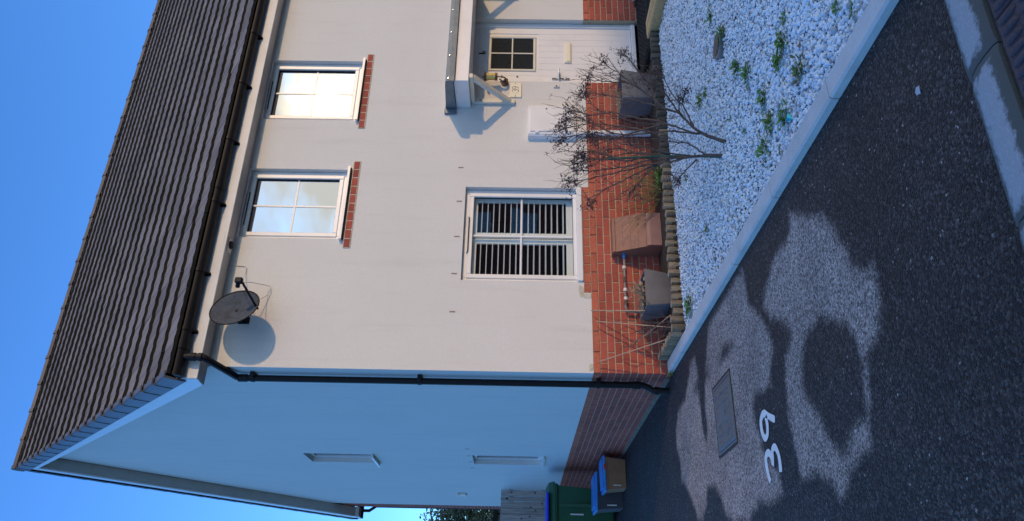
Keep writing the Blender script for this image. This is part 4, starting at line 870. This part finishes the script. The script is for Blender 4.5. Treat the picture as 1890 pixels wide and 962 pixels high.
n = 420; xy2 = np.stack([rng.uniform(4.95, 6.2, n), rng.uniform(-.62, -.02, n)], 1); Qp, Fp = pebbles(xy2, np.clip(rng.normal(.018, .004, n), .01, .03), np.full(n, .13), 1, rng.uniform(-.03, .01, n))
pm = MB(); pm.v = [tuple(q) for q in Qp]; pm.f = [tuple(int(i) for i in f) for f in Fp]; o = stuff(pm.build('gravel', M['pebble'], smooth=True)); o['label'] = 'pale pebbles beyond the door mat against the brick plinth'
struct(MB().box(4.94, 7, -.62, .0, -.02, .12).build('flower_bed', M['soil']))
# small inspection cover in the gravel
ic = thing('inspection_cover', 'small flat grey square cover with a round lid lying in the gravel', 'inspection cover', (1.735, -2.795, .05)); S = Sub(ic)
def rot2(mb, c, a):
    mb.v = [(c[0]+(v[0]-c[0])*math.cos(a)-(v[1]-c[1])*math.sin(a), c[1]+(v[0]-c[0])*math.sin(a)+(v[1]-c[1])*math.cos(a), v[2]) for v in mb.v]; return mb
CC, CA = (1.735, -2.795), R(-38)
S.build(rot2(MB().box(CC[0]-.092, CC[0]+.092, CC[1]-.09, CC[1]+.09, .005, .052, bev=.006), CC, CA), 'plate', M['cover_grey'])
ov = MB().lathe([(.076, 0), (.076, .004), (.070, .006)], (CC[0], CC[1], .0515), (0, 0, 1), 28); ov.box(CC[0]-.06, CC[0]-.04, CC[1]-.008, CC[1]+.008, .0565, .059); S.build(ov, 'round_lid', M['crate_dark'])

# ---- planters
def planter(name_label, x0, x1, y0, y1, z0, h, tap, cat='planter'):
    """x0..x1, y0..y1 at the rim"""
    cx, cy = (x0+x1)/2, (y0+y1)/2; t = thing('planter', name_label, cat, (cx, cy, z0)); S = Sub(t)
    mb = MB(); V = []; ring_ = lambda s, z, b: [(x, y, z) for x, y in ((cx-(cx-x0)*s+b, cy-(cy-y0)*s), (cx+(cx-x0)*s-b, cy-(cy-y0)*s), (cx+(cx-x0)*s, cy-(cy-y0)*s+b), (cx+(cx-x0)*s, cy+(cy-y0)*s-b), (cx+(cx-x0)*s-b, cy+(cy-y0)*s), (cx-(cx-x0)*s+b, cy+(cy-y0)*s), (cx-(cx-x0)*s, cy+(cy-y0)*s-b), (cx-(cx-x0)*s, cy-(cy-y0)*s+b))]
    lv = []
    for k in range(7):
        q = k/6; lv.append(ring_(tap+(1-tap)*(q**.75), z0+h*q, .012))
    lv.append(ring_(.93, z0+h, .012)); lv.append(ring_(.90, z0+h-.05, .012))
    for l in lv: V += l
    mb.add(V, [(i*8+k, i*8+(k+1) % 8, (i+1)*8+(k+1) % 8, (i+1)*8+k) for i in range(len(lv)-1) for k in range(8)]+[tuple(range(8))[::-1]]); S.build(mb, 'pot', M['planter'], smooth='auto')
    so = MB(); so.add(ring_(.91, z0+h-.035, .012), [tuple(range(8))]); S.build(so, 'compost', M['soil']); return t
p1 = planter('grey tapered planter with dead twiggy plant near the house corner', .53, .94, -.50, -.09, .045, .255, .80)
p2 = planter('grey tapered planter below the door handle behind the bare shrub', 3.08, 3.50, -.48, -.08, .045, .37, .78)
def twigs(mb, base, n, hgt_, spread, r=.003, lean=(0, 0)):
    for i in range(n):
        b = Vector((base[0]+random.uniform(-.1, .1), base[1]+random.uniform(-.08, .08), base[2])); d = Vector((random.uniform(-spread, spread)+lean[0], random.uniform(-spread, spread)*.7+lean[1], 1)).normalized(); h_ = hgt_*random.uniform(.5, 1.1); pts = [b]
        for k in range(4): d = (d+Vector((random.uniform(-.3, .3), random.uniform(-.3, .3), random.uniform(-.15, .15)))).normalized(); pts.append(pts[-1]+d*h_/4)
        mb.tube(pts, [r, r*.9, r*.75, r*.6, r*.4], 5)
        for k in (2, 3):
            q = pts[k]; d2 = (d+Vector((random.uniform(-.9, .9), random.uniform(-.7, .7), .1))).normalized(); mb.tube([q, q+d2*h_*.2, q+d2*h_*.34+Vector((0, 0, .01))], [r*.6, r*.5, r*.3], 4)
dpn = thing('dead_plant', 'dry brown twiggy stems standing in the left grey planter', 'dead plant', (.74, -.28, .26)); S = Sub(dpn)
tw = MB(); twigs(tw, (.74, -.28, .25), 26, .20, .7); S.build(tw, 'stem', M['bark_pale'])
cr_ = MB()
for i in range(60):
    c = Vector((random.uniform(.56, .92), random.uniform(-.44, -.14), random.uniform(.27, .42))); a = random.random()*6; l = random.uniform(.012, .028); u = Vector((math.cos(a), math.sin(a), random.uniform(-.6, .6))).normalized()*l; w_ = u.orthogonal()*.5
    cr_.add([c-u, c+w_, c+u, c-w_], [(0, 1, 2, 3)])
S.build(cr_, 'leaves', M['bark_pale'])
dp2 = thing('dead_plant', 'dry stalks rising from the planter below the door handle', 'dead plant', (3.28, -.28, .38)); S = Sub(dp2)
tw = MB(); twigs(tw, (3.28, -.28, .37), 22, .24, .6, lean=(-.4, 0)); S.build(tw, 'stem', M['bark_pale'])
# dry brambly stems at the house corner and canes
dp3 = thing('dead_plant', 'straggling bare stems against the bricks at the house corner', 'dead plant', (.35, -.35, .04)); S = Sub(dp3)
tw = MB()
for pts in ([(.40, -.42, .04), (.42, -.33, .20), (.47, -.25, .38), (.50, -.2, .55), (.56, -.15, .72)], [(.36, -.4, .04), (.33, -.3, .22), (.28, -.22, .36), (.30, -.18, .50), (.25, -.15, .58)], [(.42, -.42, .05), (.30, -.32, .12), (.2, -.25, .22), (.16, -.2, .30)], [(.42, -.3, .2), (.36, -.22, .34), (.44, -.18, .46), (.38, -.15, .56)], [(.45, -.42, .04), (.50, -.30, .16), (.58, -.2, .30), (.62, -.16, .45)], [(.28, -.22, .36), (.21, -.18, .42), (.24, -.15, .52)], [(.38, -.42, .04), (.41, -.3, .11), (.5, -.2, .20), (.44, -.12, .30)], [(.33, -.3, .22), (.40, -.22, .30), (.36, -.16, .42)]):
    tw.tube(pts, [.0055-.001*k for k in range(len(pts))], 6)
twigs(tw, (.40, -.38, .05), 9, .34, .6, .003); S.build(tw, 'stem', M['bark'])
gvn = 'bamboo canes at the house corner'
for a, b, lab in (((.655, -.06, .80), (.52, -.40, .30), 'pale bamboo cane rising from the planter to the render edge'), ((.535, -.06, .75), (.34, -.42, .05), 'second pale cane leaning on the bricks left of the planter'), ((.10, -.06, .735), (.25, -.38, .05), 'leftmost pale cane leaning on the bricks near the downpipe'), ((.30, -.08, .36), (.46, -.45, .06), 'short pale cane slanting low behind the log edging')):
    t = tag(MB().build('bamboo_cane', M['bamboo']), lab, 'cane', gvn); a, b = Vector(a), Vector(b); t.location = b
    mb = MB(); pts = [(a-b)*(k/6) for k in range(7)]; mb.tube(pts, [.005]*7, 7)
    for k in range(1, 6): mb.tube([pts[k]-(a-b).normalized()*.004, pts[k]+(a-b).normalized()*.004],   .0065, 7)
    t.data = mb.mesh('bamboo_cane', M['bamboo'], True)

# ---- brown ground level meter housing and the pipe running from it
gm = thing('meter_housing', 'brown plastic meter housing with ridged sloping lid against the brick plinth', 'meter housing', (1.55, -.12, .04)); S = Sub(gm)
bd = MB(); bd.prism([(0, .04), (-.245, .04), (-.250, .165), (-.235, .215), (-.10, .52), (0, .535)], 0, 1.325, 1.725); S.build(bd, 'body', M['meter_lid'])
for i in range(4):
    q0, q1 = .215+i*.078, .215+(i+1)*.078-.002
    yz = lambda z: -.235-.0+(z-.215)*(.135/.305)
    ld_ = MB(); ld_.prism([(yz(q0)-.012, q0-.004), (yz(q1)-.012, q1-.004), (yz(q1)-.001, q1), (yz(q0)-.001, q0)], 0, 1.318, 1.732); S.build(ld_, 'lid_strip', M['meter_lid'])
tp = MB(); tp.prism([(-.124, .524), (-.108, .548), (.0, .555), (.0, .536), (-.10, .521)], 0, 1.318, 1.732); S.build(tp, 'lid_top', M['meter_lid'])
fp = MB(); fp.prism([(-.257, .05), (-.262, .165), (-.252, .203), (-.24, .20), (-.2505, .16), (-.2455, .05)], 0, 1.33, 1.72); S.build(fp, 'front_panel', M['meter_panel'])
S.build(MB().lathe([(.008, 0), (.008, .006)], (1.60, -.218, .29), Vector((0, -.91, .41)), 10), 'lock', M['iron'])
pi = thing('gas_pipe', 'thin grey pipe with white clips running along the bricks from the meter housing', 'pipe', (1.05, -.04, .43)); S = Sub(pi)
pt = MB(); pt.tube([(1.33, -.05, .425), (1.0, -.05, .43), (.70, -.05, .435), (.66, -.05, .42), (.65, -.045, .30), (.65, -.04, .08)], .013, 8); S.build(pt, 'tube', M['copper'], smooth='auto')
S.build(MB().tube([(1.33, -.05, .425), (1.27, -.05, .426)], .019, 8), 'blue_coupling', M['lid_blue'])
for x in (1.16, .90, .80): S.build(MB().tube([(x-.016, -.05, .43), (x+.016, -.05, .43)], .020, 8).box(x-.012, x+.012, -.05, -.0, .42, .44), 'clip', M['white_dirty'])
pm_ = MB(); 
for x in (1.02, .76): pm_.tube([(x-.03, -.05, .432), (x+.03, -.05, .432)], .018, 8)
S.build(pm_, 'coupling', M['bark'])

# ---- two bare shrubs
def shrub(limbs, label, base, r0_, cane=False):
    t = thing('bare_shrub', label, 'shrub', base); S = Sub(t); mb = MB(); lf = MB(); tips = []
    def leafc(c, n, sp, s):
        for i in range(n):
            q = Vector(c)+Vector((random.gauss(0, sp), random.gauss(0, sp), random.gauss(0, sp))); a = Vector((random.gauss(0, 1), random.gauss(0, 1), random.gauss(0, 1))).normalized(); b = a.orthogonal().normalized(); l = s*random.uniform(.6, 1.3); w_ = l*.42; m1 = a.cross(b)*l*.25
            lf.add([q-a*l, q-b*w_+m1, q+a*l, q+b*w_+m1*1.2], [(0, 1, 2), (0, 2, 3)])
    def grow(p, d, l, r, depth):
        n = 4; pts = [Vector(p)]; dd = Vector(d).normalized()
        for k in range(n):
            dd = (dd+Vector((random.gauss(0, .13), random.gauss(0, .13), random.gauss(0, .08)+.05))).normalized(); pts.append(pts[-1]+dd*l/n)
        mb.tube(pts, [r*(1-.16*k) for k in range(n+1)], 5)
        if depth > 0:
            for k in (1, 2, 3, 4):
                if random.random() < .75:
                    ax = Vector((random.gauss(0, .75), random.gauss(0, .75), random.uniform(-.1, .7))); grow(pts[k], (dd+ax*.8), l*random.uniform(.38, .62), r*.6, depth-1)
        elif random.random() < .18: leafc(pts[-1], random.randint(4, 8), .012, .0105)
    for li, L_ in enumerate(limbs):
        pts = [Vector(q) for q in L_]; fine = []
        for i in range(len(pts)-1):
            a, b, c, d = pts[max(i-1, 0)], pts[i], pts[i+1], pts[min(i+2, len(pts)-1)]
            for k in range(4):
                q = k/4; v = .5*((2*b)+(c-a)*q+(2*a-5*b+4*c-d)*q*q+(3*b-a-3*c+d)*q**3); fine.append(v+Vector((random.gauss(0, .002),)*1+(random.gauss(0, .004), random.gauss(0, .002))))
        fine.append(pts[-1]); n = len(fine); ra = r0_ if li == 0 else r0_*.5; rb_ = .0028
        mb.tube(fine, [ra+(rb_-ra)*(k/(n-1))**.55 for k in range(n)], 7)
        for k in range(3, n):
            f_ = k/(n-1)
            if f_ < .28: continue
            if random.random() < .78:
                d = (fine[min(k+1, n-1)]-fine[k-1]).normalized(); ax = Vector((random.gauss(0, .6), random.gauss(0, .7), random.uniform(-.2, .4))); grow(fine[k], d*.9+ax*.75, random.uniform(.08, .24)*(1.15-f_*.4), .0028, 1 if f_ < .8 else 1)
        e = fine[-1]
        for k in range(random.randint(6, 9)):
            q = e+Vector((random.gauss(0, .028), random.gauss(0, .04), random.gauss(.0, .028))); mb.tube([fine[-3], e*.6+fine[-3]*.4+Vector((random.gauss(0, .006),)*3), q], [.002, .0017, .0012], 4); leafc(q, random.randint(9, 14), .016, .0125)
        q = fine[int(n*.72)]; leafc(q+Vector((random.gauss(0, .02), random.gauss(0, .03), random.gauss(0, .02))), random.randint(8, 16), .02, .0115)
    S.build(mb, 'branches', M['bark'], smooth=True); S.build(lf, 'leaves', M['dead_leaf'])
    if cane:
        c = MB(); c.tube([(.905, -2.50, .02), (.915, -2.50, .4), (.905, -2.47, .88)], .0055, 6); S.build(c, 'support_cane', M['green_cane'])
    return t
shrub(LIMBS_A, 'leafless shrub with green cane, left of the two growing in the gravel', (.899, -2.53, 0), .017, True)
shrub(LIMBS_B, 'leafless shrub leaning right toward the door, growing in the gravel', (.958, -2.61, 0), .018)

# ---- weeds
def weed(x, y, s, name='weed', z=.022, lab='small green leafy weed growing up through the white gravel', grp='weeds in the gravel', dry=0.0):
    mb = MB(); n = int(46*s/.09)+10
    for i in range(n):
        a = random.random()*6.283; rr = abs(random.gauss(0, .55)); c = Vector((math.cos(a)*rr*s*.9, math.sin(a)*rr*s*.7, random.uniform(0, .35)*s)); d = Vector((math.cos(a), math.sin(a), random.uniform(.1, 1.1))).normalized(); l = s*random.uniform(.32, .62); w_ = Vector((-math.sin(a), math.cos(a), 0))*l*random.uniform(.18, .32); m_ = c+d*l*.55+Vector((0, 0, l*.08))
        mb.add([c, m_-w_, c+d*l-Vector((0, 0, l*.12)), m_+w_], [(0, 1, 2), (0, 2, 3)], 1 if random.random() < dry else 0)
    o = mb.build(name, [M['weed'], M['dry_weed']], loc=(x, y, z)); tag(o, lab, 'weed', grp); return o
for (x, y, s, lab_) in [(2.13, -2.69, 0.07, 'small weed to the right of the grey inspection cover'), (1.75, -2.91, 0.085, 'green weed just in front of the grey inspection cover'), (0.86, -3.98, 0.055, 'smallest weed to the right of the joined pair near the kerb'), (0.75, -3.9, 0.085, 'right hand weed of the joined pair near the kerb'), (0.69, -3.83, 0.08, 'left hand weed of the joined pair near the kerb'), (1.25, -3.11, 0.08, 'farther of two weeds between the shrubs and the joined pair'), (1.03, -3.3, 0.085, 'nearer of two weeds between the shrubs and the joined pair'), (1.72, -2.15, 0.08, 'larger weed between the inspection cover and the log edging'), (1.67, -2.31, 0.055, 'smaller weed between the inspection cover and the log edging'), (0.67, -3.5, 0.08, 'slender weed midway between the shrub bases and the foil wrapper'), (0.45, -3.55, 0.085, 'bushy weed just left of the weed with the foil wrapper'), (0.33, -3.76, 0.085, 'big green weed touching the turquoise foil wrapper'), (0.72, -3.08, 0.035, 'tiny seedling in the open gravel nearer the kerb than the shrubs'), (1.02, -2.83, 0.035, 'tiny seedling close in front of the leaning shrub'), (0.35, -3.39, 0.08, 'weed by the kerb, leftmost of those around the foil wrapper'), (0.38, -4.54, 0.05, 'weed at the near end of the gravel, farther from the kerb'), (0.24, -4.67, 0.04, 'nearest weed of all, hard against the kerb'), (0.26, -1.14, 0.1, 'tall weed in the narrow gravel corner beside the first logs'), (1.42, -1.41, 0.05, 'small weed beside the logs in front of the brown meter housing'), (0.62, -1.9, 0.05, 'lone small weed in the gravel between shrubs and house corner')]: weed(x, y, s, lab=lab_, dry=.08)
weed(.42, -4.05, .085, lab='half withered dark weed near the kerb in the white gravel', grp=None, dry=.45)
weed(.03, -.10, .09, 'corner_weed', .0, 'bright green weed at the house corner by the kerb end', None)
weed(2.0, -.5, .12, 'bed_weed', .04, 'green weed behind the logs right of the brown meter housing', None)
gp = thing('yellowing_shrub', 'low yellow green straggly plant against the plinth under the window edge', 'plant', (1.98, -.35, .04)); S = Sub(gp)
tw = MB()
for i in range(52):
    b = Vector((2.0+random.uniform(-.18, .22), -.35+random.uniform(-.12, .12), .05)); d = Vector((random.gauss(0, .6), random.gauss(0, .3), 1)).normalized(); l = random.uniform(.3, .62); tw.tube([b, b+d*l*.4+Vector((random.gauss(0, .02), 0, 0)), b+d*l*.75+Vector((random.gauss(0, .03), 0, 0)), b+d*l], [.0035, .003, .0022, .0015], 5)
S.build(tw, 'stem', M['dry_weed'])
# scraps
wr = MB(); wr.add([(0, 0, 0), (.05, .01, .015), (.045, .04, .005), (.005, .035, .02), (.025, .02, .03)], [(0, 1, 4), (1, 2, 4), (2, 3, 4), (3, 0, 4)]); tag(wr.build('foil_wrapper', M['wrapper'], loc=(.25, -3.84, .026)), 'crumpled turquoise foil wrapper beside a weed near the kerb', 'litter')
def leafp(name, m, x, y, z, s, lab, a):
    mb = MB(); V = [(s*math.cos(a+k*.785)*(1 if k % 2 == 0 else .55), s*.6*math.sin(a+k*.785), .004*(k % 2)) for k in range(8)]; mb.add([(0, 0, .008)]+V, [(0, k+1, (k+1) % 8+1) for k in range(8)]); tag(mb.build(name, m, loc=(x, y, z)), lab, 'leaf')
leafp('fallen_leaf', M['pale_leaf'], -.44, -4.93, .004, .028, 'pale dry leaf lying alone on the dark tarmac', .6)
leafp('fallen_leaf', M['brown_leaf'], .19, -3.60, .03, .024, 'brown fallen leaf on gravel close to the kerb, lower one', .2)
leafp('fallen_leaf', M['brown_leaf'], .55, -4.10, .03, .024, 'brown fallen leaf on gravel beside the withered weed', 1.0)
# ================================================================= SIDE PASSAGE
# two lidded boxes by the gable wall
def crate(label, x0, x1, y0, y1, h, body, lid, tilt, sticker=False):
    t = thing('storage_box', label, 'storage box', ((x0+x1)/2, (y0+y1)/2, 0)); S = Sub(t); cx, cy = (x0+x1)/2, (y0+y1)/2
    mb = MB(); V = []; lv = [(.86, .0), (.87, .02), (.97, h-.04), (1.0, h-.035), (1.0, h)]
    for s, z in lv: V += [(cx+(x-cx)*s, cy+(y-cy)*s, z) for x, y in ((x0, y0), (x1, y0), (x1, y1), (x0, y1))]
    mb.add(V, [(i*4+k, i*4+(k+1) % 4, (i+1)*4+(k+1) % 4, (i+1)*4+k) for i in range(4) for k in range(4)]+[(3, 2, 1, 0), (16, 17, 18, 19)])
    for q in (.25, .5, .75): mb.box(x0+(x1-x0)*q-.012, x0+(x1-x0)*q+.012, y0+.012, y0+.03, .04, h-.06)
    S.build(mb, 'body', body)
    l = MB(); l.box(x0-.02, x1+.02, y0-.02, y1+.02, h-.01, h+.025, bev=.01); l.box(x0+.03, x1-.03, y0+.03, y1-.03, h+.024, h+.045, bev=.008)
    l.v = [(v[0], v[1], v[2]+(v[0]-cx)*tilt+(v[1]-y0)*.02) for v in l.v]; S.build(l, 'lid', lid)
    S.build(MB().box(x0+.06, x0+.075, y0+.0, y0+.016, h*.25, h*.62), 'label', M['white_dirty'])
    if sticker: S.build(MB().box(cx+.05, cx+.13, y0-.0225, y0-.019, h-.008, h+.02), 'sticker', M['red'])
    for sx in (x0+.05, x1-.05): S.build(MB().tube([(sx, y0+.08, .015), (sx+.02, y0+.08, .015)], .02, 8), 'wheel', M['crate_dark'])
    return t
crate('brown plastic box with bright blue lid beside the gable wall', -.53, -.07, 3.60, 3.95, .29, M['crate_brown'], M['lid_blue'], .03, True)
crate('darker taller box with pale blue lid behind the brown one', -.74, -.22, 4.02, 4.42, .37, M['crate_dark'], M['lid_blue'], -.01)
wb = thing('wheelie_bin', 'large green wheelie bin beside the wooden fence', 'wheelie bin', (-.58, 4.9, 0)); S = Sub(wb)
X0, X1, Y0, Y1 = -.90, -.29, 4.62, 5.25
bd = MB(); V = []
for s, z in ((.78, .05), (.80, .08), (.97, .90), (1.0, .905), (1.04, .93), (1.04, .965)): V += [((X0+X1)/2+(x-(X0+X1)/2)*s, Y1+(y-Y1)*s, z) for x, y in ((X0, Y0), (X1, Y0), (X1, Y1), (X0, Y1))]
bd.add(V, [(i*4+k, i*4+(k+1) % 4, (i+1)*4+(k+1) % 4, (i+1)*4+k) for i in range(5) for k in range(4)]+[(3, 2, 1, 0), (20, 21, 22, 23)]); bd.box(-.62, -.57, Y0+.02, Y0+.12, .1, .88); S.build(bd, 'body', M['bin_green'])
ldm = MB(); ldm.prism([(Y0-.05, .955), (Y0-.05, .99), (Y0+.06, 1.045), (Y1-.1, 1.075), (Y1+.03, 1.05), (Y1+.03, .97)], 0, X0-.03, X1+.03); S.build(ldm, 'lid', M['bin_green'])
S.build(MB().box(X0-.02, X1-.12, Y0-.055, Y1, 1.05, 1.085, bev=.01), 'lid_insert', M['bin_blue'])
S.build(MB().tube([(X0, Y1+.08, 1.02), (X1, Y1+.08, 1.02)], .018, 8).tube([(X0+.05, Y1+.08, 1.02), (X0+.05, Y1, 1.0)], .015, 6).tube([(X1-.05, Y1+.08, 1.02), (X1-.05, Y1, 1.0)], .015, 6), 'handle', M['bin_green'])
S.build(MB().box(-.735, -.715, Y0+.012, Y0+.03, .52, .72), 'label', M['white_dirty'])
for x in (X0+.02, X1-.06): S.build(MB().tube([(x, Y1-.06, .1), (x+.05, Y1-.06, .1)], .10, 16), 'wheel', M['black_matt'])
# board fence with a gate beside the gable
fe = thing('board_fence', 'grey weathered vertical board fence closing the side passage', 'fence', (-1.2, 6.92, 0)); S = Sub(fe)
x = -.008; i = 0; widths = [.118, .082, .125, .10, .13, .11, .125, .10, .13, .12, .12, .13, .11, .12, .13, .12]
kn = []
for w_ in widths:
    b = MB(); z1 = 1.83+random.uniform(-.004, .004); yj = random.uniform(-.011, .011); b.box(x-w_+.007, x, 6.92+yj, 6.94+yj, .03, z1, bev=.004); bo = S.build(b, 'board', M['fence'])
    for k in range(random.randint(2, 4)):
        kx_, kz_ = x-random.uniform(.025, w_-.025), random.uniform(.4, 1.75); q = MB().lathe([(.013, 0), (.012, .004)], (kx_, 6.9195+yj, kz_), (0, -1, 0), 8); q.v = [(a, b2, kz_+(c-kz_)*1.5) for a, b2, c in q.v]; S.build(q, 'knot', M['knot'], bo)
    x -= w_
for z in (.35, 1.0, 1.6): S.build(MB().box(x, -.008, 6.95, 6.99, z, z+.09), 'rail', M['fence'])
# ================================================================= BEYOND
def tree(label, base, h, cr, nleaf, grp=None):
    t = thing('garden_tree', label, 'tree', base); S = Sub(t); tr = MB(); b = Vector(base)
    tr.tube([b, b+Vector((.05, 0, h*.25)), b+Vector((-.05, .05, h*.5)), b+Vector((.05, 0, h*.85))], [.16, .13, .09, .03], 9)
    lf = MB(); tips = []
    for i in range(26):
        z = h*random.uniform(.25, .9); a = random.random()*6.283; st = b+Vector((0, 0, z*.85)); e = st+Vector((math.cos(a)*cr*random.uniform(.5, .95), math.sin(a)*cr*random.uniform(.5, .95), random.uniform(.1, .6))); tr.tube([st, (st+e)/2+Vector((0, 0, .1)), e], [.035, .022, .01], 6); tips += [e, (st+e)/2+Vector((0, 0, .1))]
    for c in tips:
        for k in range(nleaf//len(tips)):
            q = c+Vector((random.gauss(0, .34), random.gauss(0, .34), random.gauss(0, .26))); a = Vector((random.gauss(0, 1), random.gauss(0, 1), random.gauss(0, .6))).normalized(); u = a.orthogonal().normalized(); l = random.uniform(.05, .095)
            lf.add([q-a*l, q+u*l*.5, q+a*l, q-u*l*.5], [(0, 1, 2, 3)])
    S.build(tr, 'trunk', M['bark'], smooth=True); S.build(lf, 'crown', M['leaf']); return t
tree('dark green leafy tree rising behind the fence at the back corner', (.0, 15.2, 0), 4.5, 1.75, 9000)
sh = thing('garden_shed', 'low pale block outbuilding behind the fence, below the tree', 'outbuilding', (-1.5, 14.4, 0)); S = Sub(sh)
bl = MB().box(-4, .62, 12.6, 13.4, 0, 2.02); S.build(bl, 'wall', M['shed'])
S.build(MB().box(-4.1, .66, 12.5, 13.5, 2.02, 2.12), 'roof', M['tile_edge'])
for x in (.50, .34, .1, -.2, -.5): S.build(MB().box(x-.02, x+.02, 12.58, 12.6, 0, 2.02), 'post', M['knot'])
# the terrace across the street (behind the camera): it shades the ground and shows in the lower window
oh = thing('terrace_house', 'brick terrace with tiled roof across the street', 'house', (17.9, -20.5, 0)); oh.rotation_euler = (0, 0, R(27.9))
w = MB(); w.box(-22, 20, -4, 4, 0, 4.2); w.build('wall', M['brick'], oh)
r_ = MB(); r_.prism([(4.4, 4.1), (0, 6.63), (-4.4, 4.1)], 0, -22.3, 20.3); r_.build('roof', M['tile'], oh)
for i in range(8):
    for z in (.9, 2.7): MB().box(-20+i*5, -18.6+i*5, 3.97, 4.03, z, z+1.15).build('window', M['white'], oh)
